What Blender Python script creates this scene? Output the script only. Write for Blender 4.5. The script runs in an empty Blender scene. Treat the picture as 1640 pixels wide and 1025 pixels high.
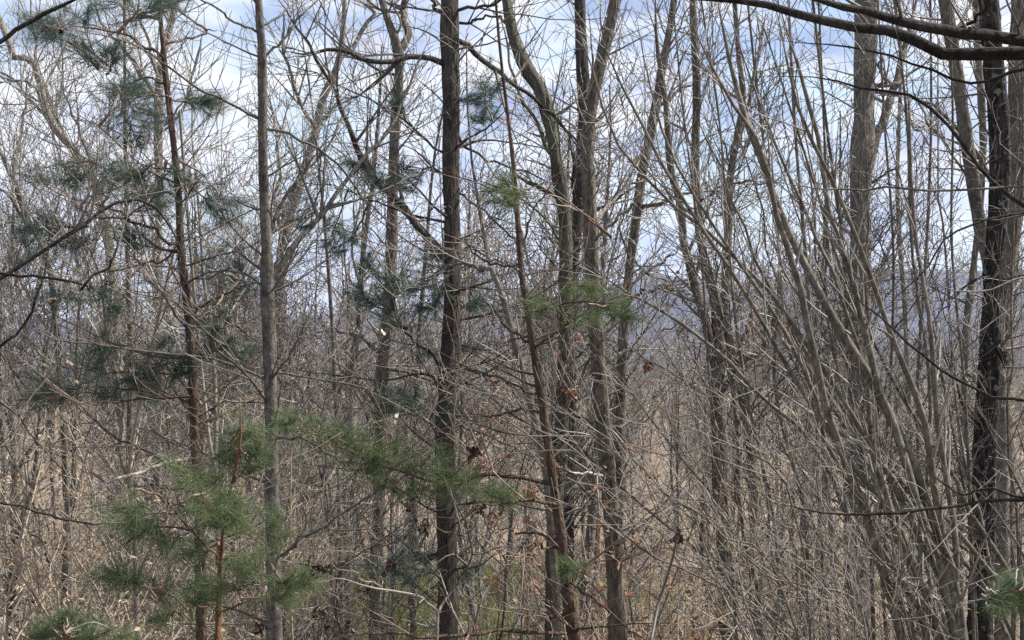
import bpy, math
import numpy as np

# ------------------------------------------------------------------ camera, sky, sun, exposure
scene = bpy.context.scene
COL = scene.collection
R = math.radians
FPX = 2253.0                 # focal length in photo pixels (photo 1640 x 1025)
EYE = 1.7
cam_d = bpy.data.cameras.new('camera')
cam_d.sensor_width = 36.0
cam_d.lens = 36.0 * FPX / 1640.0
cam_d.clip_start = 0.1
cam_d.clip_end = 20000
cam = bpy.data.objects.new('camera', cam_d)
cam.location = (0, 0, EYE)
cam.rotation_euler = (R(90), 0, 0)
COL.objects.link(cam)
scene.camera = cam

SUN_EL, SUN_AZ = 50.0, 80.0   # azimuth clockwise from +Y (view direction)
sd = (math.sin(R(SUN_AZ)) * math.cos(R(SUN_EL)), math.cos(R(SUN_AZ)) * math.cos(R(SUN_EL)), math.sin(R(SUN_EL)))
sun_d = bpy.data.lights.new('sun', 'SUN')
sun_d.energy = 5.0
sun_d.angle = R(0.6)
sun_d.color = (1.0, 0.93, 0.83)
sun = bpy.data.objects.new('sun', sun_d)
import mathutils
sun.rotation_euler = mathutils.Vector(sd).to_track_quat('Z', 'Y').to_euler()
sun.location = (30, 10, 40)
COL.objects.link(sun)

world = bpy.data.worlds.new('World')
scene.world = world
world.use_nodes = True
nt = world.node_tree
nt.nodes.clear()
def wn(t, **kw):
    n = nt.nodes.new(t)
    for k, v in kw.items():
        setattr(n, k, v)
    return n
out = wn('ShaderNodeOutputWorld')
sky = wn('ShaderNodeTexSky', sky_type='NISHITA', sun_disc=False)
sky.sun_elevation = R(SUN_EL)
sky.sun_rotation = R(SUN_AZ)
bg = wn('ShaderNodeBackground'); bg.inputs[1].default_value = 0.085
nt.links.new(sky.outputs[0], bg.inputs[0])
tc = wn('ShaderNodeTexCoord')
mp = wn('ShaderNodeMapping'); mp.inputs['Scale'].default_value = (1.0, 1.0, 2.6)
mp.inputs['Location'].default_value = (3.1, 1.7, 0.25)
nt.links.new(tc.outputs['Generated'], mp.inputs[0])
n1 = wn('ShaderNodeTexNoise'); n1.inputs['Scale'].default_value = 7.0; n1.inputs['Detail'].default_value = 7.0; n1.inputs['Roughness'].default_value = 0.55; n1.inputs['Distortion'].default_value = 0.3
n2 = wn('ShaderNodeTexNoise'); n2.inputs['Scale'].default_value = 11.0; n2.inputs['Detail'].default_value = 5.0; n2.inputs['Roughness'].default_value = 0.5
nt.links.new(mp.outputs[0], n1.inputs['Vector'])
nt.links.new(mp.outputs[0], n2.inputs['Vector'])
r1 = wn('ShaderNodeValToRGB'); r1.color_ramp.elements[0].position = 0.29; r1.color_ramp.elements[1].position = 0.50
nt.links.new(n1.outputs[0], r1.inputs[0])
r2 = wn('ShaderNodeValToRGB')
r2.color_ramp.elements[0].position = 0.38; r2.color_ramp.elements[0].color = (0.205, 0.255, 0.37, 1)
r2.color_ramp.elements[1].position = 0.58; r2.color_ramp.elements[1].color = (0.475, 0.49, 0.515, 1)
nt.links.new(n2.outputs[0], r2.inputs[0])
bg2 = wn('ShaderNodeBackground'); bg2.inputs[1].default_value = 1.0
# clouds pale towards the horizon, as seen through more air
sx = wn('ShaderNodeSeparateXYZ'); nt.links.new(tc.outputs['Generated'], sx.inputs[0])
mr = wn('ShaderNodeMapRange'); mr.inputs['From Min'].default_value = 0.0; mr.inputs['From Max'].default_value = 0.16; mr.inputs['To Min'].default_value = 0.8; mr.inputs['To Max'].default_value = 0.0
nt.links.new(sx.outputs[2], mr.inputs[0])
cm_ = wn('ShaderNodeMix', data_type='RGBA'); nt.links.new(mr.outputs[0], cm_.inputs[0]); nt.links.new(r2.outputs[0], cm_.inputs[6]); cm_.inputs[7].default_value = (0.465, 0.485, 0.52, 1)
nt.links.new(cm_.outputs[2], bg2.inputs[0])
mix = wn('ShaderNodeMixShader')
nt.links.new(r1.outputs[0], mix.inputs[0])
nt.links.new(bg.outputs[0], mix.inputs[1])
nt.links.new(bg2.outputs[0], mix.inputs[2])
nt.links.new(mix.outputs[0], out.inputs[0])

vs = scene.view_settings
vs.view_transform = 'Standard'
vs.look = 'None'
vs.exposure = 1.2
vs.gamma = 1.0
vs.use_curve_mapping = False
scene.cycles.use_denoising = False
scene.cycles.sample_clamp_indirect = 3.0
scene.cycles.max_bounces = 5
scene.cycles.diffuse_bounces = 2
scene.cycles.glossy_bounces = 1
scene.cycles.volume_bounces = 0

# ------------------------------------------------------------------ helpers
rng = np.random.default_rng(11)
def W(px, py, d):
    return np.array([(px - 820.0) / FPX * d, d, EYE - (py - 512.0) / FPX * d])

TY = np.array([-60, -5, 0, 4, 10, 20, 30, 36, 45, 60, 100, 200, 260, 500, 1200, 9000.])
TZ = np.array([1.0, 0.2, 0, -0.5, -2.2, -5.2, -6.8, -7.1, -7.2, -7.5, -8.8, -10, -13, -40, -90, -90.])
def ground_z(x, y):
    x = np.asarray(x, float); y = np.asarray(y, float)
    z = np.interp(y, TY, TZ)
    near = np.exp(-((y - 16) / 11.0) ** 2)
    z = z + near * 1.5 / (1 + np.exp((x + 2.6) * 2.0)) + near * 1.2 / (1 + np.exp(-(x - 3.2) * 2.0))
    z = z + 0.14 * np.sin(x * 0.7 + 1) * np.sin(y * 0.43) + 0.08 * np.sin(x * 1.9 + y * 1.3)
    return z

def unit(v):
    return v / np.maximum(np.linalg.norm(v, axis=-1, keepdims=True), 1e-9)

def tubes(P, Rd, sides):
    """P (N,Q,3) paths, Rd (N,Q) radii -> verts, quads"""
    P = np.asarray(P, float); Rd = np.asarray(Rd, float)
    N, Q, _ = P.shape
    T = np.empty_like(P)
    T[:, 1:-1] = P[:, 2:] - P[:, :-2]
    T[:, 0] = P[:, 1] - P[:, 0]
    T[:, -1] = P[:, -1] - P[:, -2]
    T = unit(T)
    m = unit(P[:, -1] - P[:, 0])
    ref = np.where(np.abs(m[:, 2:3]) > 0.7, np.array([[1.0, 0.2, 0]]), np.array([[0.1, 0.2, 1.0]]))
    A = unit(np.cross(T, ref[:, None, :]))
    B = np.cross(T, A)
    th = np.arange(sides) * 2 * np.pi / sides
    V = P[:, :, None, :] + Rd[:, :, None, None] * (np.cos(th)[None, None, :, None] * A[:, :, None, :] + np.sin(th)[None, None, :, None] * B[:, :, None, :])
    idx = np.arange(N * Q * sides).reshape(N, Q, sides)
    a = idx[:, :-1, :]; b = np.roll(idx, -1, axis=2)[:, :-1, :]
    c = np.roll(idx, -1, axis=2)[:, 1:, :]; d = idx[:, 1:, :]
    F = np.stack([a, b, c, d], -1).reshape(-1, 4)
    return V.reshape(-1, 3), F

class Geo:
    def __init__(self):
        self.v = []; self.f = []; self.n = 0
    def add(self, V, F):
        if len(V) == 0: return
        self.v.append(np.asarray(V, float)); self.f.append(np.asarray(F) + self.n); self.n += len(V)
    def tube(self, P, Rd, sides=3):
        self.add(*tubes(P, Rd, sides))
    def mesh(self, name, mat, smooth=True, origin=(0, 0, 0)):
        me = bpy.data.meshes.new(name)
        V = np.concatenate(self.v) - np.asarray(origin)
        loops = np.concatenate([f.ravel() for f in self.f]).astype(np.int32)
        sizes = np.concatenate([np.full(len(f), f.shape[1]) for f in self.f]).astype(np.int32)
        starts = np.concatenate([[0], np.cumsum(sizes)[:-1]]).astype(np.int32)
        me.vertices.add(len(V)); me.vertices.foreach_set('co', V.astype(np.float32).ravel())
        me.loops.add(len(loops)); me.loops.foreach_set('vertex_index', loops)
        me.polygons.add(len(sizes)); me.polygons.foreach_set('loop_start', starts)
        me.polygons.foreach_set('use_smooth', np.full(len(sizes), smooth))
        me.update(calc_edges=True)
        me.materials.append(MAT[mat])
        return me

def link(name, me, parent=None, loc=None):
    o = bpy.data.objects.new(name, me)
    COL.objects.link(o)
    if parent is not None: o.parent = parent
    if loc is not None: o.location = loc
    return o
def tag(o, label, cat=None, group=None, kind=None):
    o['label'] = label
    if cat: o['category'] = cat
    if group: o['group'] = group
    if kind: o['kind'] = kind
    return o

def spline(pts, n):
    """Catmull-Rom through rows of pts, resampled to n rows by arc length"""
    p = np.asarray(pts, float)
    if len(p) < 3:
        t = np.linspace(0, 1, n)[:, None]
        return p[0] * (1 - t) + p[-1] * t
    q = np.vstack([2 * p[0] - p[1], p, 2 * p[-1] - p[-2]])
    outp = []
    for i in range(1, len(q) - 2):
        t = np.linspace(0, 1, 12, endpoint=False)[:, None]
        a, b, c, d = q[i - 1], q[i], q[i + 1], q[i + 2]
        outp.append(0.5 * ((2 * b) + (c - a) * t + (2 * a - 5 * b + 4 * c - d) * t ** 2 + (3 * b - a - 3 * c + d) * t ** 3))
    outp.append(p[-1][None])
    s = np.vstack(outp)
    L = np.concatenate([[0], np.cumsum(np.linalg.norm(np.diff(s[:, :3], axis=0), axis=1))])
    u = np.linspace(0, L[-1], n)
    return np.stack([np.interp(u, L, s[:, k]) for k in range(s.shape[1])], 1)

def grow(rg, P, Rd, dens, t0, t1, lf, ang, rr, rmax, rmin, up, wig, Q, cap=None, zdrop=0.0):
    """children of the paths P: vectorised side shoots"""
    N, Pn, _ = P.shape
    plen = np.linalg.norm(np.diff(P, axis=1), axis=2).sum(1)
    cnt = np.maximum(1, np.floor(dens * plen * (t1 - t0) + rg.random(N))).astype(int)
    if cap: cnt = np.minimum(cnt, cap)
    idx = np.repeat(np.arange(N), cnt)
    M = len(idx)
    t = rg.uniform(t0, t1, M)
    s = t * (Pn - 1); i0 = np.minimum(s.astype(int), Pn - 2); f = (s - i0)[:, None]
    pos = P[idx, i0] * (1 - f) + P[idx, i0 + 1] * f
    tan = unit(P[idx, i0 + 1] - P[idx, i0])
    rad = Rd[idx, i0] * (1 - f[:, 0]) + Rd[idx, i0 + 1] * f[:, 0]
    perp = unit(np.cross(tan, rg.normal(size=(M, 3))))
    a = np.radians(rg.uniform(ang[0], ang[1], M))[:, None]
    d = np.cos(a) * tan + np.sin(a) * perp
    d[:, 2] += up
    d = unit(d)
    L = rg.uniform(lf[0], lf[1], M) * (1.15 - 0.55 * t)
    out = np.empty((M, Q, 3)); out[:, 0] = pos
    for q in range(1, Q):
        d = d + wig * rg.normal(size=(M, 3))
        d[:, 2] += up * 0.35 - zdrop
        d = unit(d)
        out[:, q] = out[:, q - 1] + d * (L / (Q - 1))[:, None]
    r0 = np.clip(rad * rr, rmin, rmax)
    r = r0[:, None] * (1 - np.linspace(0, 1, Q)[None] ** 0.8) + (rmin * 0.8) * np.linspace(0, 1, Q)[None] ** 0.8
    return out, r

# ------------------------------------------------------------------ materials
MAT = {}
def mat_new(name):
    m = bpy.data.materials.new(name); m.use_nodes = True
    MAT[name] = m
    t = m.node_tree
    return m, t, t.nodes['Principled BSDF']
def node(t, ty, **inp):
    n = t.nodes.new(ty)
    for k, v in inp.items(): n.inputs[k].default_value = v
    return n
def ramp(t, fac, stops):
    r = t.nodes.new('ShaderNodeValToRGB')
    while len(r.color_ramp.elements) < len(stops): r.color_ramp.elements.new(0.5)
    for e, (p, c) in zip(r.color_ramp.elements, stops):
        e.position = p; e.color = (*c, 1)
    t.links.new(fac, r.inputs[0])
    return r
def bark(name, c0, c1, c2, scale=9.0, stretch=0.22, spots=None, bump=0.6, rough=0.95, moss=None):
    m, t, b = mat_new(name)
    co = t.nodes.new('ShaderNodeTexCoord')
    mp = node(t, 'ShaderNodeMapping'); mp.inputs['Scale'].default_value = (1, 1, stretch)
    t.links.new(co.outputs['Object'], mp.inputs[0])
    n = node(t, 'ShaderNodeTexNoise', Scale=scale * 4, Detail=6.0, Roughness=0.65)
    t.links.new(mp.outputs[0], n.inputs['Vector'])
    r = ramp(t, n.outputs[0], [(0.34, c0), (0.5, c1), (0.68, c2)])
    col = r.outputs[0]
    n2 = node(t, 'ShaderNodeTexNoise', Scale=2.2, Detail=4.0, Roughness=0.6)
    t.links.new(co.outputs['Object'], n2.inputs['Vector'])
    mx = t.nodes.new('ShaderNodeMix'); mx.data_type = 'RGBA'; mx.blend_type = 'MULTIPLY'
    mx.inputs[0].default_value = 0.75
    r2 = ramp(t, n2.outputs[0], [(0.3, (0.42, 0.41, 0.40)), (0.5, (0.9, 0.89, 0.87)), (0.7, (1.4, 1.38, 1.34))])
    t.links.new(col, mx.inputs[6]); t.links.new(r2.outputs[0], mx.inputs[7])
    col = mx.outputs[2]
    if spots:
        n3 = node(t, 'ShaderNodeTexNoise', Scale=spots[1], Detail=3.0, Roughness=0.55)
        t.links.new(co.outputs['Object'], n3.inputs['Vector'])
        r3 = ramp(t, n3.outputs[0], [(spots[2], (0, 0, 0)), (spots[2] + 0.05, (1, 1, 1))])
        mx2 = t.nodes.new('ShaderNodeMix'); mx2.data_type = 'RGBA'
        t.links.new(r3.outputs[0], mx2.inputs[0])
        t.links.new(col, mx2.inputs[6]); mx2.inputs[7].default_value = (*spots[0], 1)
        col = mx2.outputs[2]
    if moss:
        n4 = node(t, 'ShaderNodeTexNoise', Scale=1.3, Detail=5.0, Roughness=0.7)
        t.links.new(co.outputs['Object'], n4.inputs['Vector'])
        r4 = ramp(t, n4.outputs[0], [(moss[1], (0, 0, 0)), (moss[1] + 0.18, (0.85, 0.85, 0.85))])
        mx3 = t.nodes.new('ShaderNodeMix'); mx3.data_type = 'RGBA'
        t.links.new(r4.outputs[0], mx3.inputs[0])
        t.links.new(col, mx3.inputs[6]); mx3.inputs[7].default_value = (*moss[0], 1)
        col = mx3.outputs[2]
    t.links.new(col, b.inputs['Base Color'])
    b.inputs['Roughness'].default_value = rough
    b.inputs['Specular IOR Level'].default_value = 0.2
    v = node(t, 'ShaderNodeTexVoronoi', Scale=scale * 3); v.feature = 'DISTANCE_TO_EDGE'
    t.links.new(mp.outputs[0], v.inputs['Vector'])
    ad = t.nodes.new('ShaderNodeMath'); ad.operation = 'ADD'
    t.links.new(n.outputs[0], ad.inputs[0]); t.links.new(v.outputs[0], ad.inputs[1])
    bp = node(t, 'ShaderNodeBump', Strength=bump, Distance=0.035)
    t.links.new(ad.outputs[0], bp.inputs['Height'])
    t.links.new(bp.outputs[0], b.inputs['Normal'])
    return m
def twigmat(name, c0, c1, rough=0.55, spec=0.5, scale=3.0):
    m, t, b = mat_new(name)
    co = t.nodes.new('ShaderNodeTexCoord')
    n = node(t, 'ShaderNodeTexNoise', Scale=scale, Detail=5.0, Roughness=0.7)
    t.links.new(co.outputs['Object'], n.inputs['Vector'])
    r = ramp(t, n.outputs[0], [(0.35, c0), (0.65, c1)])
    t.links.new(r.outputs[0], b.inputs['Base Color'])
    b.inputs['Roughness'].default_value = rough
    b.inputs['Specular IOR Level'].default_value = spec
    return m
def leafmat(name, c0, c1, c2, scale=2.0, trans=0.35, rough=0.6):
    m, t, b = mat_new(name)
    g = t.nodes.new('ShaderNodeNewGeometry')
    r = ramp(t, g.outputs['Random Per Island'], [(0.0, c0), (0.5, c1), (1.0, c2)])
    t.links.new(r.outputs[0], b.inputs['Base Color'])
    b.inputs['Roughness'].default_value = rough
    b.inputs['Specular IOR Level'].default_value = 0.3
    tr = t.nodes.new('ShaderNodeBsdfTranslucent')
    t.links.new(r.outputs[0], tr.inputs[0])
    mx = t.nodes.new('ShaderNodeMixShader'); mx.inputs[0].default_value = trans
    t.links.new(b.outputs[0], mx.inputs[1]); t.links.new(tr.outputs[0], mx.inputs[2])
    t.links.new(mx.outputs[0], t.nodes['Material Output'].inputs[0])
    return m

bark('bark_grey', (0.062, 0.059, 0.053), (0.118, 0.111, 0.099), (0.186, 0.176, 0.161), 7, 0.5, bump=0.35)
bark('bark_dark', (0.021, 0.018, 0.018), (0.059, 0.053, 0.047), (0.117, 0.108, 0.098), 9, 0.16, bump=1.0, moss=((0.07, 0.085, 0.05), 0.58))
bark('bark_black', (0.008, 0.007, 0.007), (0.029, 0.027, 0.026), (0.072, 0.068, 0.065), 8, 0.3, spots=((0.15, 0.147, 0.14), 15, 0.60), bump=1.0)
bark('bark_red', (0.034, 0.026, 0.021), (0.076, 0.054, 0.043), (0.146, 0.100, 0.076), 9, 0.4, bump=0.8)
bark('bark_orange', (0.073, 0.039, 0.022), (0.134, 0.070, 0.039), (0.190, 0.106, 0.062), 9, 0.5, bump=0.5)
bark('bark_moss', (0.033, 0.033, 0.025), (0.083, 0.080, 0.066), (0.152, 0.150, 0.128), 8, 0.3, moss=((0.085, 0.10, 0.06), 0.45), bump=0.9)
bark('bark_brown', (0.048, 0.041, 0.035), (0.112, 0.099, 0.081), (0.200, 0.178, 0.153), 8, 0.25, bump=0.9)
bark('bark_smooth', (0.043, 0.039, 0.036), (0.090, 0.085, 0.077), (0.154, 0.145, 0.133), 7, 0.6, bump=0.4)
bark('bark_pale', (0.095, 0.089, 0.080), (0.173, 0.163, 0.146), (0.242, 0.230, 0.210), 6, 0.5, bump=0.4)
bark('bark_white', (0.20, 0.185, 0.16), (0.31, 0.295, 0.26), (0.42, 0.40, 0.36), 8, 0.3, bump=0.4)
bark('limb_dark', (0.010, 0.009, 0.008), (0.024, 0.022, 0.020), (0.044, 0.040, 0.037), 8, 0.6, bump=0.5)
bark('stem_grey', (0.048, 0.044, 0.036), (0.104, 0.094, 0.080), (0.191, 0.175, 0.151), 7, 0.5, bump=0.3, rough=0.75)
twigmat('twig_grey', (0.092, 0.084, 0.073), (0.218, 0.200, 0.176))
twigmat('twig_dark', (0.040, 0.034, 0.030), (0.096, 0.084, 0.074))
twigmat('twig_red', (0.09, 0.06, 0.048), (0.18, 0.125, 0.10))
twigmat('twig_tan', (0.165, 0.137, 0.106), (0.339, 0.293, 0.229))
twigmat('twig_pale', (0.150, 0.136, 0.119), (0.286, 0.265, 0.235))
leafmat('needle_blue', (0.026, 0.05, 0.040), (0.048, 0.084, 0.064), (0.09, 0.13, 0.098), trans=0.4)
leafmat('needle_green', (0.046, 0.077, 0.036), (0.085, 0.128, 0.058), (0.165, 0.20, 0.095), trans=0.42)
leafmat('leaf_orange', (0.17, 0.085, 0.05), (0.30, 0.155, 0.095), (0.44, 0.29, 0.20), trans=0.4)
leafmat('leaf_tan', (0.27, 0.20, 0.13), (0.40, 0.31, 0.21), (0.52, 0.43, 0.31), trans=0.4)
leafmat('leaf_bleached', (0.42, 0.38, 0.30), (0.5, 0.46, 0.37), (0.56, 0.52, 0.42), trans=0.3)
leafmat('seed_brown', (0.018, 0.012, 0.010), (0.036, 0.024, 0.019), (0.065, 0.042, 0.034), trans=0.05)
leafmat('leaf_litter', (0.20, 0.12, 0.075), (0.33, 0.24, 0.165), (0.45, 0.35, 0.26), trans=0.2)
leafmat('grass_blade', (0.11, 0.15, 0.035), (0.17, 0.20, 0.055), (0.30, 0.28, 0.12), trans=0.35)

# ground: leaf litter with a greener flat in the hollow
m, t, b = mat_new('forest_floor')
co = t.nodes.new('ShaderNodeTexCoord')
n = node(t, 'ShaderNodeTexNoise', Scale=9.0, Detail=8.0, Roughness=0.75)
t.links.new(co.outputs['Object'], n.inputs['Vector'])
r = ramp(t, n.outputs[0], [(0.3, (0.09, 0.066, 0.05)), (0.5, (0.19, 0.145, 0.108)), (0.7, (0.31, 0.25, 0.19))])
n2 = node(t, 'ShaderNodeTexNoise', Scale=0.18, Detail=5.0, Roughness=0.6)
t.links.new(co.outputs['Object'], n2.inputs['Vector'])
r2 = ramp(t, n2.outputs[0], [(0.56, (0, 0, 0)), (0.68, (0.6, 0.6, 0.6))])
mx = t.nodes.new('ShaderNodeMix'); mx.data_type = 'RGBA'
t.links.new(r2.outputs[0], mx.inputs[0]); t.links.new(r.outputs[0], mx.inputs[6]); mx.inputs[7].default_value = (0.20, 0.22, 0.08, 1)
t.links.new(mx.outputs[2], b.inputs['Base Color']); b.inputs['Roughness'].default_value = 1.0
b.inputs['Specular IOR Level'].default_value = 0.1
bp = node(t, 'ShaderNodeBump', Strength=0.9, Distance=0.06); t.links.new(n.outputs[0], bp.inputs['Height']); t.links.new(bp.outputs[0], b.inputs['Normal'])
# far wooded hills
m, t, b = mat_new('wooded_hill')
co = t.nodes.new('ShaderNodeTexCoord')
n = node(t, 'ShaderNodeTexNoise', Scale=0.03, Detail=8.0, Roughness=0.75)
t.links.new(co.outputs['Object'], n.inputs['Vector'])
r = ramp(t, n.outputs[0], [(0.4, (0.012, 0.012, 0.012)), (0.6, (0.07, 0.063, 0.057))])
t.links.new(r.outputs[0], b.inputs['Base Color']); b.inputs['Roughness'].default_value = 1.0

# ------------------------------------------------------------------ the setting
def sheet(name, xs, ys, zf, mat):
    X, Y = np.meshgrid(xs, ys)
    Z = zf(X, Y)
    V = np.stack([X, Y, Z], -1).reshape(-1, 3)
    I = np.arange(len(V)).reshape(X.shape)
    F = np.stack([I[:-1, :-1], I[:-1, 1:], I[1:, 1:], I[1:, :-1]], -1).reshape(-1, 4)
    g = Geo(); g.add(V, F)
    return link(name, g.mesh(name, mat))
xs = np.concatenate([[-5000, -3000, -1500, -600, -250], np.arange(-120, -26, 6), np.arange(-26, 26.1, 0.8), np.arange(30, 121, 6), [250, 600, 1500, 3000, 5000]])
ys = np.concatenate([np.arange(-60, 0, 6), np.arange(0, 70, 0.8), np.arange(72, 264, 6), [300, 380, 500, 800, 1200, 2000, 3000, 4300]])
gr = sheet('ground', xs, ys, ground_z, 'forest_floor')
tag(gr, 'leaf-strewn ground of the wooded hollow', kind='structure')

def ridge(name, d, depth, prof, amp, seed):
    """a long wooded ridge whose crest runs through prof (photo column, row)"""
    rg = np.random.default_rng(seed)
    px = np.linspace(-2600, 4200, 260)
    pp = np.array(prof, float)
    row = np.interp(px, pp[:, 0], pp[:, 1])
    ph = rg.uniform(0, 6.28, 6)
    row = row + amp * (np.sin(px / 170 + ph[0]) + 0.6 * np.sin(px / 71 + ph[1]) + 0.3 * np.sin(px / 33 + ph[2]) + 0.22 * rg.normal(size=len(px)))
    xc = (px - 820) / FPX * d
    zc = EYE - (row - 512) / FPX * d
    tt = np.linspace(-1, 1, 24)
    V = []
    for u in tt:
        prof_h = (1 - abs(u)) ** 0.8
        yy = d + u * depth + 60 * np.sin(xc / 400 + u * 3)
        zz = -95 + (zc + 95) * prof_h + (12 * np.sin(xc / 160 + 4 * u) + 4 * rg.normal(size=len(xc))) * (1 - abs(u)) * abs(u) * 2
        V.append(np.stack([xc, yy, zz], -1))
    V = np.array(V); I = np.arange(V.shape[0] * V.shape[1]).reshape(V.shape[:2])
    F = np.stack([I[:-1, :-1], I[:-1, 1:], I[1:, 1:], I[1:, :-1]], -1).reshape(-1, 4)
    g = Geo(); g.add(V.reshape(-1, 3), F)
    return link(name, g.mesh(name, 'wooded_hill'))
h = ridge('hills', 2900, 900, [(-2600, 490), (0, 500), (300, 504), (600, 498), (860, 480), (960, 456), (1040, 436), (1120, 440), (1200, 446), (1400, 420), (1640, 432), (4200, 470)], 4, 3)
tag(h, 'far blue wooded ridge on the horizon', kind='structure')

# ------------------------------------------------------------------ trees traced through the photograph, each at its own distance
def wander(rg, n, amp):
    """crooked growth: a random walk with kinks that starts at nought"""
    st = rg.normal(size=(n, 3)) * (rg.random((n, 1)) < 0.45)
    w = np.cumsum(st, 0); u = np.linspace(0, 1, n)[:, None]
    w = (w - w[:1]) - u * (w[-1:] - w[:1]) * 0.8
    return w * amp

def to_path(pts, d0, d1, n, rg, jit=0.0):
    """pts rows (px, py, w): world path with radii; depth runs d0 -> d1"""
    p = np.asarray(pts, float)
    s = spline(p, n)
    L = np.linspace(0, 1, n)
    d = d0 + (d1 - d0) * L
    X = np.stack([(s[:, 0] - 820) / FPX * d, d, EYE - (s[:, 1] - 512) / FPX * d], 1)
    r = np.maximum(s[:, 2], 0.6) / 2 / FPX * d
    if jit:
        X = X + wander(rg, n, jit)
    return X, r

def trunk_world(pts, d, rg, top_extra=5.0, top_r=0.35, lean_out=0.0):
    """pts run from the top of the frame down; returns base-first path down to the ground and up past the frame"""
    X, r = to_path(pts, d, d, max(14, len(pts) * 3), rg)
    X = X[::-1]; r = r[::-1]
    # down to the ground
    x0, y0, z0 = X[0]
    slope = np.clip((X[0] - X[4])[0] / max(abs((X[0] - X[4])[2]), 1e-3), -0.35, 0.35)
    gz = float(ground_z(x0, y0))
    drop = z0 - (gz - 0.25)
    if drop > 0.1:
        k = max(2, int(drop / 0.6))
        u = np.linspace(1, 0, k, endpoint=False)[:, None]
        ext = X[0] + u * np.array([slope * drop * 0.6, 0, -drop])
        flare = 1 + 0.5 * np.clip(u[:, 0] - 0.55, 0, 1) / 0.45
        X = np.vstack([ext, X]); r = np.concatenate([r[0] * flare * (1 + 0.12 * u[:, 0]), r])
    if top_extra > 0:
        dirv = unit(X[-1] - X[-4])
        dirv[2] = max(dirv[2], 0.3); dirv = unit(dirv)
        k = max(3, int(top_extra / 0.7))
        u = np.linspace(0, 1, k + 1)[1:, None]
        bend = rg.normal(size=3) * 0.25 * np.array([1, 1, 0])
        X = np.vstack([X, X[-1] + dirv * top_extra * u + bend * u ** 2 * top_extra * 0.4])
        r = np.concatenate([r, r[-1] * (1 - (1 - top_r) * u[:, 0])])
    # slow wander in depth, small bumps in girth
    n = len(X)
    ph = rg.uniform(0, 6.28, 3)
    dy = 0.14 * (np.sin(np.linspace(0, 5, n) + ph[0]) - math.sin(ph[0]))
    X[:, 0] *= (X[:, 1] + dy) / X[:, 1]; X[:, 2] = EYE + (X[:, 2] - EYE) * (X[:, 1] + dy) / X[:, 1]; X[:, 1] += dy
    r = r * (1 + 0.05 * rg.normal(size=n))
    return X, r

def trunk_mesh(X, r, sides, rg, mat, name='trunk', origin=(0, 0, 0), rough=0.06):
    V, F = tubes(X[None], r[None], sides)
    V = V.reshape(len(X), sides, 3)
    c = X[:, None, :]
    k = 1 + rough * rg.normal(size=(len(X), sides, 1)) + 0.06 * np.sin(np.arange(sides) * 2)[None, :, None]
    V = c + (V - c) * k
    g = Geo(); g.add(V.reshape(-1, 3), F)
    return g.mesh(name, mat, origin=origin)

def needle_mesh_into(g, rg, S, per, length, width, ang=(25, 70), droop=0.0):
    """needles along shoots S (N,Q,3)"""
    N, Q, _ = S.shape
    M = N * per
    idx = np.repeat(np.arange(N), per)
    t = rg.uniform(0.08, 1.0, M) ** 0.8
    s = t * (Q - 1); i0 = np.minimum(s.astype(int), Q - 2); f = (s - i0)[:, None]
    pos = S[idx, i0] * (1 - f) + S[idx, i0 + 1] * f
    tan = unit(S[idx, i0 + 1] - S[idx, i0])
    perp = unit(np.cross(tan, rg.normal(size=(M, 3))))
    a = np.radians(rg.uniform(ang[0], ang[1], M))[:, None]
    d = np.cos(a) * tan + np.sin(a) * perp
    d[:, 2] -= droop
    d = unit(d)
    L = rg.uniform(0.65, 1.1, M)[:, None] * length
    side = unit(np.cross(d, rg.normal(size=(M, 3)))) * width * 0.5
    tip = pos + d * L; tip[:, 2] -= 0.12 * length
    V = np.stack([pos - side, pos + side, tip], 1).reshape(-1, 3)
    g.add(V, np.arange(3 * M).reshape(-1, 3))

def leaf_into(g, rg, C, size):
    """curled leaf blades (two bent quads each) at the points C"""
    M = len(C)
    d = unit(rg.normal(size=(M, 3)) + np.array([0, 0, -0.5]))
    sd_ = unit(np.cross(d, rg.normal(size=(M, 3))))
    nn = np.cross(d, sd_)
    L = (size * rg.uniform(0.6, 1.25, M))[:, None]; w = L * rg.uniform(0.25, 0.42, M)[:, None]
    curl = L * rg.uniform(-0.35, 0.35, M)[:, None]
    v = [C, C + d * L * .35 + sd_ * w + nn * curl * .5, C + d * L * .8 + sd_ * w * .7 + nn * curl, C + d * L * 1.1 + nn * curl * 1.6,
         C + d * L * .75 - sd_ * w * .75 + nn * curl * 1.1, C + d * L * .3 - sd_ * w + nn * curl * .6]
    V = np.stack(v, 1).reshape(-1, 3)
    b = np.arange(M)[:, None] * 6
    g.add(V, b + np.array([[0, 1, 2, 3]]))
    g.f.append(b + np.array([[0, 3, 4, 5]]) + (g.n - len(V)))

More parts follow.
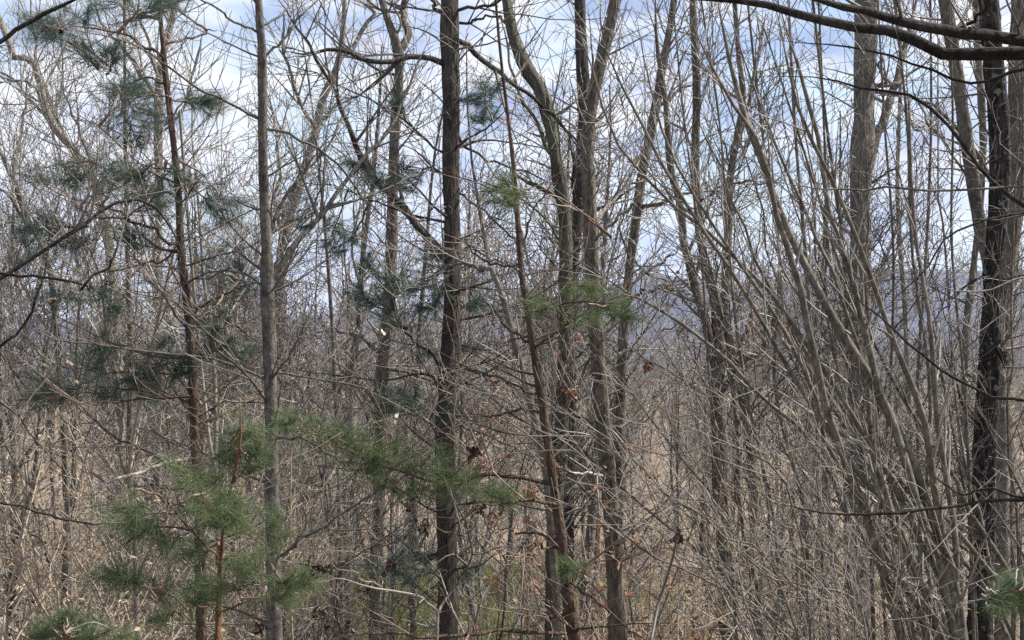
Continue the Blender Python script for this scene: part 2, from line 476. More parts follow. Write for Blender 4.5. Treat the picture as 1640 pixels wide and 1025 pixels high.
TRUNK_COLS = []     # (column in the photo, words) of findable trunks, for the labels of trees behind
def build_tree(name, label, cat, d, bark_m, trunk, limbs=(), twig='twig_grey', dens=1.0, fine=True, group=None, seed=0,
               top=5.0, needles=None, needle_mat='needle_blue', nlen=0.11, leaves=None, leaf_mat='leaf_orange', sides=12, auto=None,
               twig_up=0.12, trunk_twigs=1.0, heads=None, droop=0.0, girth=1.0, twig_len=1.0, limb_girth=1.0, dead=0, spray=1.0):
    rg = np.random.default_rng(1000 + seed)
    X, r = trunk_world([(a, b_, w * girth) for a, b_, w in trunk], d, rg, top)
    base = X[0].copy(); base[2] = float(ground_z(base[0], base[1]))
    root = bpy.data.objects.new(name, None); COL.objects.link(root); root.location = base
    tag(root, label, cat, group)
    link('trunk', trunk_mesh(X, r, sides, rg, bark_m, origin=base), root)
    LP, LR = [], []
    NL = 18
    for li, lb in enumerate(limbs):
        pts, dd = lb[0], lb[1]
        lm = lb[2] if len(lb) > 2 else bark_m
        z_ = EYE - (pts[0][1] - 512) / FPX * d
        dt = float(np.interp(z_, X[:, 2], X[:, 1]))
        P, q = to_path(pts, dt, d + dd, NL, rg, jit=0.0016 * d); q = q * (limb_girth if limb_girth <= 1 or li < 2 else 0.78)
        q[-4:] *= np.array([0.85, 0.7, 0.5, 0.25])
        j = int(np.argmin(np.linalg.norm(X - P[0], axis=1)))
        if np.linalg.norm(X[j] - P[0]) < 3 * r[j] + 0.12:
            zi = P[0, 2]; P[0] = [np.interp(zi, X[:, 2], X[:, 0]), np.interp(zi, X[:, 2], X[:, 1]), zi]
        LP.append(P); LR.append(q)
        g = Geo(); g.tube(P[None], q[None], 7)
        link('limb', g.mesh('limb', lm, origin=base), root)
    if auto:      # limbs with no traced line: they leave the trunk where the frame sees it
        n, lo, hi, ang, rr = auto
        zlo, zhi = EYE - (1150 - 512) / FPX * d, X[-1, 2]
        sel = X[:, 2] > zlo
        P, q = grow(rg, X[sel][None], r[sel][None], 1000, 0.05, 0.97, (lo, hi), ang, rr, 0.05, 0.004, 0.18, 0.16, NL, cap=n)
        for k in range(len(P)):
            g = Geo(); g.tube(P[k:k + 1], q[k:k + 1], 6)
            link('limb', g.mesh('limb', bark_m, origin=base), root)
            LP.append(P[k]); LR.append(q[k])
    if dead:      # near-level dead branches along the lower trunk
        sel = (X[:, 2] > EYE - 640 / FPX * d) & (X[:, 2] < EYE + 300 / FPX * d)
        P, q = grow(rg, X[sel][None], r[sel][None], 1000, 0.02, 0.98, (0.05 * d, 0.15 * d), (65, 95), 0.3, 2.6 * d / FPX, 0.7 * d / FPX, 0.04, 0.07, NL, cap=dead)
        for k in range(len(P)):
            g = Geo(); g.tube(P[k:k + 1], q[k:k + 1], 5)
            link('limb', g.mesh('limb', bark_m, origin=base), root)
            LP.append(P[k]); LR.append(q[k])
    g = Geo()
    ng = Geo()
    TPS = []
    px = d / FPX
    rmin = 0.58 * px
    if needles:
        for (cx, cy, size, *rest) in needles:
            dd = rest[0] if rest else rg.uniform(-1.0, 0.6)
            dc = d + dd; size = size * spray
            c = W(cx, cy, dc)
            # a bough from the trunk to the tuft
            zt = c[2] - abs(rg.uniform(0.02, 0.35)) * np.linalg.norm(c[:2] - base[:2]) + 0.05
            k = int(np.argmin(np.abs(X[:, 2] - zt)))
            src = X[k]
            if LP:
                A = np.concatenate([p[4:] for p in LP]); j = int(np.argmin(np.linalg.norm(A - c, axis=1)))
                if np.linalg.norm(A[j] - c) < np.linalg.norm(src - c): src = A[j]
            mid = (src + c) / 2 + np.array([0, 0, 0.06]) * np.linalg.norm(c - src) + rg.normal(size=3) * 0.05
            bp_ = spline([src, mid, c], 9) + rg.normal(size=(9, 3)) * 0.006
            br = np.linspace(max(1.6, 0.05 * size) * px, 0.8 * px, 9)
            g.tube(bp_[None], br[None], 5)
            sz = size * px
            dirv = unit(c - src)
            n = 12
            # shoots along the outer bough, spread level like a spray
            st_ = c - dirv * min(1.5 * sz, 0.75 * np.linalg.norm(c - src))
            S0 = spline([st_, c, c + dirv * 0.4 * sz], 7)[None]
            S, sr = grow(rg, S0, np.full((1, 7), 1.0 * px), 1000, 0.0, 1.0, (0.5 * sz, 1.7 * sz), (18, 62), 0.8, 1.2 * px, 0.5 * px, 0.02, 0.12, 6, cap=n)
            z0 = S[:, :1, 2]; S[:, :, 2] = z0 + (S[:, :, 2] - z0) * 0.55
            sp = np.linspace(0, 1, 6)[None] ** 2; S[:, :, 2] += sp * 0.10 * sz
            g.tube(S, sr, 3)
            needle_mesh_into(ng, rg, S, 60, nlen, 0.55 * px, ang=(18, 58), droop=0.02)
            S1 = S0 + 0.0
            needle_mesh_into(ng, rg, S1, 60, nlen, 0.55 * px, ang=(18, 58))
    if LP:
        LP = np.array(LP); LR = np.array(LR)
        trunkP, trunkR = X, r
        tl = twig_len * (1.7 if d > 15 else 1.0)
        P2, R2 = grow(rg, LP, LR, 4.0 * dens, 0.10, 0.98, (0.35 * tl, 1.2 * tl), (25, 70), 0.65, 3.4 * px, rmin, twig_up, 0.075, 7, cap=18, zdrop=droop)
        g.tube(P2, R2, 4)
        P3, R3 = grow(rg, P2, R2, 4.0 * dens, 0.12, 1.0, (0.15 * tl, 0.65 * tl), (25, 60), 0.75, 1.7 * px, rmin, twig_up, 0.085, 5, zdrop=droop)
        g.tube(P3, R3, 3)
        TPS.append(P3[:, 1:].reshape(-1, 3)); TPS.append(P2[:, 3:].reshape(-1, 3))
        if fine:
            P4, R4 = grow(rg, P3, R3, 2.0 * dens, 0.1, 1.0, (0.08 * tl, 0.3 * tl), (25, 60), 0.8, 0.9 * px, rmin * 0.9, twig_up, 0.14, 3)
            g.tube(P4, R4, 3)
    if trunk_twigs:
        P2, R2 = grow(rg, X[None], r[None], 2.2 * trunk_twigs, 0.1, 0.95, (0.5, 1.7), (45, 85), 0.25, 2.2 * px, rmin, 0.12, 0.10, 8, zdrop=droop)
        g.tube(P2, R2, 4)
        P3, R3 = grow(rg, P2, R2, 3.6 * dens, 0.12, 1.0, (0.15, 0.7), (25, 65), 0.75, 1.3 * px, rmin, 0.1, 0.10, 5, zdrop=droop)
        g.tube(P3, R3, 3)
        P4, R4 = grow(rg, P3, R3, 1.6 * dens, 0.12, 1.0, (0.08, 0.3), (25, 65), 0.7, 0.8 * px, rmin, 0.1, 0.18, 4)
        g.tube(P4, R4, 3)
    if g.n:
        o = link('crown', g.mesh('crown', twig, origin=base), root); o['kind'] = 'stuff'
    if ng.n:
        o = link('needles', ng.mesh('needles', needle_mat, smooth=False, origin=base), root); o['kind'] = 'stuff'
    if leaves:
        lg = Geo()
        for (cx, cy, rad, cnt) in leaves:
            cnt = int(cnt * 1.7)
            C = W(cx, cy, d) + rg.normal(size=(cnt, 3)) * rad * px * 0.9
            TP = np.concatenate(TPS)
            C = np.array([TP[int(np.argmin(((TP - q_) ** 2).sum(1)))] for q_ in C]) + rg.normal(size=(cnt, 3)) * 0.03
            leaf_into(lg, rg, C, 0.042 if d < 13 else 0.06)
        o = link('leaves', lg.mesh('leaves', leaf_mat, smooth=False, origin=base), root); o['kind'] = 'stuff'
    if heads:
        for (cx, cy, size) in heads:
            c = W(cx, cy, d + rg.uniform(-.1, .1)); hg = Geo()
            leaf_into(hg, rg, c + rg.normal(size=(44, 3)) * size * px * 0.30, size * px * 0.55)
            link('seed_head', hg.mesh('seed_head', 'seed_brown', smooth=False, origin=base), root)
    TRUNK_COLS.append((float(np.mean([p[0] for p in trunk if 250 < p[1] < 900] or [trunk[0][0]])), label))
    return root, X, r

# --- smooth grey trunk
build_tree('bare_tree', 'slim smooth grey trunk with limbs rising to its side in a V', 'tree', 12, 'bark_smooth',
    [(412, -20, 13), (417, 40, 14), (420, 100, 16), (421, 250, 18), (424, 330, 19), (427, 400, 21), (428, 460, 25), (433, 600, 23), (435, 700, 24), (436, 800, 24), (437, 900, 25), (440, 1030, 30)],
    [([(434, 447, 13), (462, 410, 11), (500, 362, 9), (540, 310, 7), (575, 262, 6), (610, 215, 5), (640, 165, 4.5), (690, 60, 3)], 1.2),
     ([(430, 392, 7), (450, 345, 6), (470, 310, 6), (498, 272, 5), (520, 240, 4), (545, 190, 3)], 0.8),
     ([(424, 94, 5), (455, 55, 4), (485, 27, 3.5), (520, -10, 3)], 0.5),
     ([(424, 40, 4), (450, 18, 3.5), (475, -5, 3)], 0.8),
     ([(417, 193, 5), (370, 165, 4.5), (320, 150, 4), (270, 112, 3.5), (225, 82, 3), (180, 62, 2.5), (95, 44, 1.8)], -1.0),
     ([(416, 53, 5), (385, 35, 4), (350, 12, 3.5), (310, -10, 3)], -0.6),
     ([(428, 205, 5), (490, 222, 4.5), (520, 242, 4), (560, 290, 3.5), (600, 330, 3), (640, 395, 2.5)], 0.7),
     ([(430, 648, 6), (405, 612, 5), (372, 578, 4.5), (335, 545, 4), (308, 512, 3.5), (270, 478, 3), (215, 425, 2)], -0.8),
     ([(430, 612, 5), (395, 592, 4.5), (340, 575, 4), (265, 566, 3.5), (170, 553, 3), (90, 540, 2.5), (20, 514, 1.6)], -1.2),
     ([(446, 894, 6), (480, 866, 5), (520, 842, 4.5), (560, 818, 4), (595, 795, 3.5), (635, 765, 2.5)], -0.7),
     ([(440, 700, 6), (470, 708, 5), (500, 724, 4.5), (545, 742, 3.5), (600, 756, 2.5)], -0.9),
     ([(430, 590, 4), (480, 602, 3.5), (560, 615, 3), (620, 636, 2.5), (700, 672, 1.8)], 0.8),
     ([(426, 470, 4), (380, 440, 3.5), (330, 440, 3), (250, 445, 2.2)], 0.8)],
    seed=1, twig='twig_dark', dens=0.8, dead=14, girth=0.92, trunk_twigs=0.8)

# --- dark furrowed pine in the middle
build_tree('pine_tree', 'tall dark trunk with furrowed bark and a long crooked horizontal limb', 'tree', 18, 'bark_dark',
    [(720, -20, 30), (722, 100, 28), (723, 200, 28), (723, 300, 27), (725, 400, 27), (724, 512, 28), (719, 570, 29), (715, 640, 30), (713, 720, 31), (714, 800, 33), (717, 900, 32), (718, 1030, 34)],
    [([(712, 106, 11), (700, 98, 10), (680, 92, 9), (640, 90, 9), (600, 92, 8), (565, 84, 8), (530, 78, 6), (500, 84, 5), (450, 80, 3)], -0.8),
     ([(730, 428, 16), (700, 395, 15), (662, 352, 13), (620, 305, 12), (578, 262, 10), (560, 215, 8), (540, 172, 7), (505, 112, 6), (470, 52, 5), (437, -8, 4)], -1.2),
     ([(735, 60, 10), (775, 98, 9), (820, 130, 7), (870, 172, 6), (925, 216, 5), (960, 260, 3)], 1.4),
     ([(730, 15, 6), (770, 5, 5), (810, -2, 4), (850, -12, 3)], -0.7),
     ([(735, 34, 5), (770, 36, 4), (810, 30, 3)], -0.5),
     ([(708, 20, 8), (690, 5, 6), (675, -15, 4)], -0.4),
     ([(708, 250, 4), (670, 215, 4), (620, 175, 3), (540, 135, 2.5), (430, 96, 1.8)], 1.0),
     ([(735, 305, 4), (790, 345, 3.5), (830, 395, 3), (860, 430, 2)], -0.9),
     ([(738, 380, 4), (770, 400, 3.5), (815, 428, 3), (860, 460, 2)], 0.7),
     ([(710, 640, 4), (690, 605, 4), (660, 612, 3.5), (620, 620, 3), (560, 610, 2.5), (450, 592, 1.8)], -1.0),
     ([(706, 590, 5), (690, 560, 4.5), (672, 545, 4), (645, 520, 3), (630, 500, 2)], -0.4),
     ([(736, 590, 4), (770, 602, 3.5), (800, 610, 3), (850, 640, 2)], -0.8),
     ([(728, 680, 4), (770, 690, 3), (820, 712, 2.5), (870, 730, 1.8)], 0.5),
     ([(735, 210, 5), (790, 240, 4), (840, 265, 3), (900, 300, 2)], 0.9)],
    seed=2, twig='twig_dark', dens=0.75, dead=22, sides=16,
    needles=[(742, 160, 34), (782, 122, 26), (770, 190, 26), (668, 290, 36), (640, 280, 34), (602, 292, 26), (562, 392, 34), (530, 380, 28), (498, 362, 26), (592, 428, 28),
             (620, 452, 40), (618, 490, 40), (642, 520, 36), (682, 505, 36), (700, 475, 40), (690, 560, 34), (742, 560, 30), (676, 455, 36), (692, 660, 40), (722, 650, 36),
             (660, 642, 32), (618, 640, 26), (700, 890, 34), (680, 918, 40), (722, 930, 40), (640, 902, 30), (610, 905, 26), (640, 160, 26), (580, 470, 26), (745, 490, 30), (700, 410, 28), (575, 265, 24)],
    nlen=0.18, top=6, spray=1.3)

# --- forked trunk behind
build_tree('bare_tree', 'grey trunk forking high up, standing behind the V-limbed and furrowed trunks', 'tree', 24, 'bark_brown',
    [(605, -20, 10), (622, 35, 13), (637, 75, 17), (639, 120, 17), (633, 200, 18), (629, 300, 18), (627, 400, 19), (622, 500, 21), (612, 580, 22), (608, 700, 22), (607, 800, 21), (603, 900, 20), (600, 1030, 20)],
    [([(641, 82, 14), (652, 48, 12), (665, 10, 11), (680, -40, 9)], 0.8),
     ([(606, 565, 8), (585, 545, 7), (560, 530, 6), (520, 528, 4), (480, 538, 2)], -0.8),
     ([(625, 120, 5), (590, 100, 4), (540, 60, 3), (500, 20, 2)], 0.9),
     ([(620, 590, 6), (650, 596, 5), (690, 612, 3), (720, 640, 2)], 0.6)],
    seed=3, twig='twig_grey', dens=0.7, auto=(8, 1.2, 3.5, (35, 80), 0.35))

# --- left pine, thin dark red trunk, blue-green tufts
build_tree('pine_tree', 'pine with slender dark red trunk and blue-green needle tufts up its height', 'tree', 13, 'bark_red',
    [(253, -20, 8), (258, 40, 8), (263, 90, 9), (267, 140, 10), (275, 200, 10), (285, 300, 11), (290, 400, 12), (297, 460, 13), (303, 520, 14), (308, 600, 14), (312, 700, 16), (317, 770, 17), (320, 870, 17), (323, 1030, 18)],
    [([(262, 96, 5), (232, 76, 4.5), (200, 60, 4), (150, 52, 3), (100, 48, 2)], -0.7),
     ([(264, 130, 4), (230, 125, 3.5), (190, 140, 3), (160, 110, 2)], 0.5),
     ([(266, 72, 4), (300, 66, 3.5), (345, 48, 2.5)], 0.6),
     ([(290, 398, 6), (262, 382, 5.5), (235, 368, 5), (190, 350, 4), (150, 345, 3.5), (118, 330, 2.5)], -0.9),
     ([(292, 405, 5), (262, 398, 4.5), (225, 370, 4), (185, 335, 3), (130, 320, 2)], 0.4),
     ([(294, 400, 4), (270, 405, 3.5), (225, 425, 3), (180, 438, 2.2), (140, 444, 1.6)], -0.4),
     ([(304, 515, 4.5), (322, 490, 4), (345, 478, 3.5), (380, 465, 3), (410, 452, 2)], -0.5),
     ([(304, 528, 5), (276, 500, 4.5), (258, 478, 4), (230, 445, 3), (205, 415, 2)], 0.6),
     ([(305, 570, 5), (270, 564, 4), (220, 556, 3), (150, 548, 2)], 0.6),
     ([(306, 598, 5), (255, 594, 4), (180, 593, 3.5), (135, 606, 2.5)], -0.6),
     ([(307, 645, 5), (270, 640, 4), (225, 630, 3.5), (175, 620, 3), (110, 628, 2)], -0.9),
     ([(314, 752, 5), (270, 735, 4.5), (210, 710, 4), (150, 665, 3), (110, 640, 2)], 0.4),
     ([(313, 733, 7), (285, 736, 7), (240, 746, 6), (200, 757, 5.5), (165, 770, 5), (128, 800, 3)], -1.0, 'bark_white'),
     ([(318, 790, 6), (275, 790, 5), (235, 785, 4), (200, 780, 3)], -0.4, 'bark_red'),
     ([(303, 512, 4), (330, 500, 4), (360, 520, 3.5), (400, 550, 3)], 0.8)],
    seed=4, twig='twig_red', dens=0.65, dead=20,
    needles=[(100, 42, 52), (72, 38, 40), (138, 52, 42), (95, 62, 40), (165, 98, 36), (182, 88, 32), (192, 150, 40), (215, 178, 40), (240, 145, 38), (232, 18, 50), (192, 8, 46), (270, 5, 40), (330, 168, 32), (315, 162, 24),
             (145, 290, 42), (125, 280, 32), (180, 298, 34), (260, 282, 46), (238, 268, 40), (60, 285, 24), (360, 325, 38), (342, 335, 28), (40, 365, 36), (72, 365, 38), (140, 382, 38), (220, 400, 38), (95, 478, 26), (172, 478, 26),
             (342, 430, 36), (385, 450, 36), (210, 598, 50), (160, 608, 50), (120, 624, 48), (85, 636, 36), (250, 572, 36), (282, 600, 28), (342, 562, 36), (380, 572, 28), (230, 330, 34), (170, 555, 30), (230, 620, 44), (190, 640, 34), (345, 520, 30), (300, 300, 34), (215, 215, 34)],
    nlen=0.19, top=4, spray=1.4)

# --- reddish pine right of the furrowed trunk
build_tree('pine_tree', 'slender reddish-brown pine leaning, with short drooping dead branches and a low green bough', 'tree', 11, 'bark_red',
    [(792, -20, 4), (803, 100, 5), (814, 190, 6), (822, 260, 8), (828, 340, 9), (835, 430, 10), (842, 480, 11), (855, 560, 13), (868, 640, 14), (876, 700, 15), (884, 760, 16), (897, 850, 18), (908, 940, 21), (920, 1030, 26)],
    [([(845, 548, 5), (815, 532, 4.5), (790, 502, 4), (768, 468, 3)], 0.5),
     ([(858, 556, 5), (878, 540, 4), (897, 525, 3), (915, 500, 2)], -0.4),
     ([(866, 630, 5), (842, 627, 4.5), (800, 612, 4), (745, 588, 3), (700, 562, 2)], -0.6),
     ([(869, 662, 5), (845, 658, 4), (800, 674, 3.5), (745, 668, 2.5)], 0.4),
     ([(876, 700, 4), (830, 700, 3.5), (780, 690, 3), (730, 660, 2)], -0.5),
     ([(894, 818, 7), (872, 806, 6), (840, 800, 5), (800, 806, 4), (765, 804, 3)], -0.6),
     ([(896, 876, 6), (875, 872, 5), (855, 884, 4), (820, 890, 3)], -0.8),
     ([(893, 862, 6), (870, 852, 5), (840, 850, 4), (800, 852, 3)], 0.4),
     ([(904, 985, 6), (880, 982, 5), (862, 992, 4), (835, 1010, 3)], -0.5),
     ([(914, 1012, 6), (860, 1016, 6), (800, 1010, 6), (750, 1012, 6), (690, 1018, 5), (600, 1018, 4), (540, 1025, 3)], -1.4),
     ([(905, 925, 5), (930, 945, 4.5), (965, 970, 4), (1000, 1000, 4), (1045, 1030, 3)], -1.0),
     ([(887, 775, 8), (840, 766, 7), (790, 752, 7), (745, 760, 6), (700, 768, 6), (650, 752, 5), (600, 737, 4.5), (550, 716, 4), (500, 695, 3.5), (452, 680, 2.5)], -0.6),
     ([(832, 395, 4), (855, 360, 3.5), (880, 325, 3), (900, 280, 2)], 0.3),
     ([(834, 425, 4), (800, 415, 3.5), (760, 400, 3), (740, 370, 2)], 0.3),
     ([(846, 500, 4), (880, 495, 3.5), (930, 480, 3), (985, 485, 2)], -0.6),
     ([(884, 745, 4), (920, 760, 3.5), (945, 790, 3), (965, 830, 2)], 0.3)],
    seed=5, twig='twig_red', dens=0.6, dead=16, droop=0.03,
    needles=[(820, 300, 28), (800, 322, 24), (905, 500, 40), (880, 492, 34), (940, 474, 38), (970, 482, 38), (1000, 505, 30), (920, 455, 26),
             (470, 682, 34, -.7), (510, 692, 38, -.7), (540, 705, 38, -.6), (570, 718, 42, -.6), (600, 732, 46, -.7), (640, 742, 48, -.6), (678, 750, 50, -.5), (710, 768, 46, -.4), (742, 772, 40, -.4), (772, 782, 38, -.3), (660, 775, 40, -.3), (620, 765, 36, -.3), (800, 790, 30, -.2), (585, 750, 34, -.6),
             (905, 905, 20, -.2)],
    needle_mat='needle_green', nlen=0.14, top=2.5, spray=1.3, leaves=[(800, 765, 30, 30), (815, 830, 40, 40), (850, 860, 40, 20), (800, 640, 40, 14)])

# --- slim stem leaning into the reddish pine
build_tree('bare_tree', 'thin pale-edged stem leaning against the reddish pine', 'tree', 13, 'bark_grey',
    [(770, 350, 5), (785, 425, 8), (800, 460, 9), (815, 512, 10), (835, 590, 11), (858, 680, 12), (872, 740, 12), (882, 850, 12), (890, 950, 13), (893, 1030, 14)],
    [([(788, 432, 7), (765, 425, 7), (742, 424, 5), (700, 430, 3)], 0.6)], seed=6, twig='twig_grey', dens=0.8, top=1.6)

# --- mossy trunk
build_tree('bare_tree', 'mossy grey-green trunk curving sharply to the side high up', 'tree', 20, 'bark_moss',
    [(808, -20, 15), (816, 30, 17), (826, 70, 20), (845, 112, 23), (868, 150, 23), (884, 215, 20), (894, 280, 20), (904, 340, 21), (906, 420, 22), (906, 520, 22), (904, 600, 24), (898, 700, 24), (891, 800, 23), (885, 900, 22), (882, 1030, 22)],
    [([(898, 320, 10), (872, 302, 9), (848, 290, 7), (820, 275, 4)], -0.7),
     ([(890, 255, 7), (860, 200, 6), (835, 160, 5), (815, 90, 4), (800, 20, 3)], 0.9),
     ([(905, 390, 5), (870, 345, 4), (840, 318, 3), (800, 270, 2)], 0.6),
     ([(905, 700, 5), (940, 740, 4), (990, 775, 3)], -0.6)],
    seed=7, twig='twig_grey', dens=0.7, auto=(6, 1.0, 2.8, (35, 80), 0.3), sides=14)

# --- dark trunk crossing behind the mossy one
build_tree('bare_tree', 'dark upright trunk rising behind the mossy curved one', 'tree', 26, 'bark_dark',
    [(928, -20, 18), (930, 40, 19), (932, 100, 22), (937, 180, 23), (934, 250, 24), (926, 320, 22), (920, 400, 21), (914, 500, 20), (912, 600, 20), (910, 800, 20), (910, 1030, 20)],
    [([(938, 190, 9), (955, 120, 8), (968, 60, 6), (985, -20, 5)], 0.9)], seed=8, twig='twig_dark', dens=0.6, auto=(8, 1.2, 3.5, (35, 80), 0.32))

# --- straight brown-grey trunk beside it
build_tree('bare_tree', 'straight grey-brown trunk with a knot, next to the reddish pine', 'tree', 17, 'bark_brown',
    [(992, -20, 18), (975, 50, 19), (958, 120, 20), (944, 190, 20), (941, 260, 22), (945, 330, 23), (949, 430, 24), (955, 520, 24), (959, 600, 25), (966, 680, 26), (974, 760, 27), (981, 850, 28), (985, 930, 28), (990, 1030, 30)],
    [([(948, 365, 7), (965, 340, 6), (990, 310, 5), (1020, 290, 4), (1050, 270, 3)], 0.6, 'bark_pale'),
     ([(958, 380, 6), (975, 358, 5), (1000, 330, 4), (1030, 300, 3)], -0.6, 'bark_pale'),
     ([(975, 688, 6), (990, 684, 4), (994, 680, 2)], 0.2),
     ([(955, 690, 5), (935, 675, 4.5), (915, 660, 3.5), (890, 645, 2)], -0.5),
     ([(980, 764, 6), (955, 762, 5), (930, 754, 4), (905, 745, 2.5)], -0.8, 'bark_white'),
     ([(960, 580, 4), (1000, 555, 3.5), (1040, 540, 3), (1100, 500, 2)], 0.7),
     ([(958, 545, 5), (930, 562, 4), (905, 590, 3)], 0.4)],
    seed=9, twig='twig_grey', dens=0.7, leaves=[(930, 275, 22, 10), (965, 600, 26, 45), (1000, 560, 34, 30), (930, 780, 40, 36), (960, 905, 40, 36), (1010, 720, 50, 40)])

# --- grey trunk leaning right
build_tree('bare_tree', 'grey trunk leaning towards the top, in front of the blue ridge', 'tree', 26, 'bark_brown',
    [(1082, -20, 10), (1072, 50, 12), (1062, 100, 14), (1052, 160, 16), (1045, 200, 16), (1036, 240, 16), (1027, 285, 16), (1020, 340, 15), (1012, 400, 15), (1005, 460, 15), (999, 520, 16), (995, 600, 17), (992, 700, 17), (990, 800, 18), (988, 1030, 18)],
    [([(1030, 330, 7), (1060, 325, 6), (1085, 312, 5), (1120, 305, 4), (1180, 302, 3)], -0.7),
     ([(1064, 170, 6), (1085, 150, 5), (1110, 130, 4), (1140, 105, 3), (1200, 75, 2)], 0.6),
     ([(1008, 470, 5), (1035, 440, 4.5), (1065, 415, 4), (1095, 390, 3)], 0.4),
     ([(1003, 480, 6), (1040, 470, 5), (1075, 463, 4), (1110, 470, 3)], -0.5),
     ([(1012, 410, 5), (1038, 440, 3), (1090, 448, 3), (1130, 445, 2)], 0.8)],
    seed=10, twig='twig_grey', dens=0.7, auto=(6, 1.2, 3.0, (35, 80), 0.32), leaves=[(1040, 455, 14, 12), (1075, 470, 16, 10), (1000, 300, 16, 10)])

# --- twin stem tree with gnarled limb
build_tree('bare_tree', 'twin-stemmed grey trunk with a gnarled crooked limb and rusty leaves', 'tree', 22, 'bark_brown',
    [(1108, -20, 10), (1113, 80, 12), (1116, 150, 13), (1114, 250, 13), (1116, 310, 13), (1122, 390, 14), (1135, 440, 16), (1148, 490, 18), (1150, 540, 22), (1149, 620, 25), (1152, 700, 27), (1155, 800, 28), (1160, 900, 29), (1166, 1030, 31)],
    [([(1148, 600, 18), (1138, 550, 17), (1127, 505, 16), (1115, 470, 15), (1100, 410, 14), (1083, 345, 13), (1073, 260, 12), (1068, 180, 10), (1060, 80, 8), (1050, -20, 6)], -0.9),
     ([(1150, 640, 10), (1172, 606, 10), (1192, 576, 9.5), (1216, 567, 9), (1232, 548, 8), (1236, 525, 7), (1244, 495, 6), (1252, 465, 4)], -0.7),
     ([(1192, 580, 7), (1186, 555, 6), (1192, 530, 5), (1205, 505, 3)], -0.9),
     ([(1115, 330, 5), (1145, 312, 4), (1190, 302, 3.5), (1260, 306, 2)], -0.5),
     ([(1117, 250, 5), (1090, 210, 4), (1060, 190, 3)], 0.5)],
    seed=11, twig='twig_grey', dens=0.7, leaves=[(1215, 535, 26, 60), (1235, 515, 24, 40), (1195, 545, 22, 30), (1150, 500, 26, 24), (1110, 480, 26, 20), (1090, 545, 36, 40), (1225, 560, 18, 20), (1110, 640, 60, 40), (1180, 760, 60, 30)], auto=(5, 1.0, 2.8, (35, 80), 0.3))

# --- slim trunk between
build_tree('bare_tree', 'slim forked brownish trunk behind the fanning shrub stems', 'tree', 25, 'bark_brown',
    [(1175, -20, 8), (1182, 80, 9), (1190, 160, 11), (1178, 230, 12), (1168, 300, 13), (1165, 400, 14), (1163, 500, 14), (1190, 640, 14), (1205, 760, 15), (1210, 900, 15), (1212, 1030, 16)],
    [([(1180, 240, 8), (1200, 180, 7), (1215, 110, 6), (1228, 20, 4)], 0.8)], seed=12, twig='twig_grey', dens=0.7, auto=(9, 1.2, 3.2, (35, 80), 0.35))

# --- large grey trunk right
build_tree('bare_tree', 'broad light grey trunk with one limb rising beside it, behind the shrub', 'tree', 20, 'bark_grey',
    [(1389, -20, 35), (1387, 50, 34), (1385, 100, 33), (1383, 200, 34), (1380, 260, 36), (1378, 320, 33), (1378, 420, 30), (1376, 520, 31), (1375, 620, 33), (1375, 760, 35), (1376, 900, 36), (1378, 1030, 38)],
    [([(1386, 280, 18), (1400, 225, 17), (1412, 185, 15), (1425, 145, 13), (1438, 95, 11), (1455, 40, 9), (1470, -20, 7)], 0.6),
     ([(1432, 140, 6), (1450, 125, 5), (1475, 115, 4), (1500, 100, 3)], 0.5),
     ([(1430, 140, 5), (1412, 110, 4), (1400, 80, 3)], -0.3),
     ([(1395, 300, 5), (1420, 285, 4), (1445, 268, 3)], -0.5),
     ([(1435, 145, 5), (1455, 180, 4), (1470, 215, 4), (1500, 260, 3)], -0.4)],
    seed=13, twig='twig_grey', dens=0.75, auto=(6, 1.0, 2.8, (35, 80), 0.2), sides=16)

# --- right edge group
build_tree('bare_tree', 'grey trunk leaning across to the black flaky trunk', 'tree', 15, 'bark_grey',
    [(1511, -20, 25), (1520, 40, 23), (1530, 100, 21), (1539, 160, 21), (1547, 220, 22), (1557, 280, 22), (1566, 340, 22), (1580, 400, 24), (1590, 470, 24), (1598, 560, 25), (1602, 700, 26), (1604, 850, 27), (1606, 1030, 28)],
    [([(1525, 60, 6), (1545, 35, 5), (1565, 0, 4), (1575, -30, 3)], 0.5),
     ([(1560, 300, 5), (1535, 260, 4), (1500, 215, 3.5), (1470, 170, 3), (1440, 110, 2)], 0.5)],
    seed=14, twig='twig_grey', dens=0.75, trunk_twigs=1.4)
build_tree('bare_tree', 'black flaky trunk blotched with pale bark patches near the edge', 'tree', 14, 'bark_black',
    [(1583, -20, 36), (1588, 60, 34), (1594, 130, 34), (1600, 200, 36), (1601, 300, 36), (1594, 400, 34), (1592, 460, 34), (1589, 530, 37), (1584, 610, 40), (1579, 690, 41), (1576, 770, 42), (1575, 840, 42), (1572, 920, 44), (1570, 1030, 48)],
    [([(1590, 560, 8), (1606, 560, 14), (1612, 575, 15), (1610, 590, 10)], -0.25),
     ([(1576, 440, 4), (1545, 460, 3.5), (1520, 470, 3), (1490, 500, 2)], -0.6),
     ([(1572, 680, 4), (1545, 650, 3.5), (1530, 600, 3), (1500, 540, 2)], -0.5)],
    seed=15, twig='twig_dark', dens=0.8, sides=18, trunk_twigs=1.2, girth=0.9)
build_tree('bare_tree', 'stout grey-brown trunk cut by the frame edge behind the black flaky one', 'tree', 18, 'bark_brown',
    [(1634, -20, 28), (1632, 100, 32), (1630, 200, 36), (1628, 280, 36), (1622, 350, 30), (1614, 430, 26), (1608, 510, 25), (1606, 620, 25), (1612, 760, 26), (1614, 900, 26), (1616, 1030, 27)],
    [([(1640, 320, 6), (1600, 300, 9), (1560, 255, 8), (1530, 215, 7), (1500, 182, 6), (1470, 155, 5), (1420, 145, 4)], -1.5)],
    seed=16, twig='twig_grey', dens=0.8, sides=14)
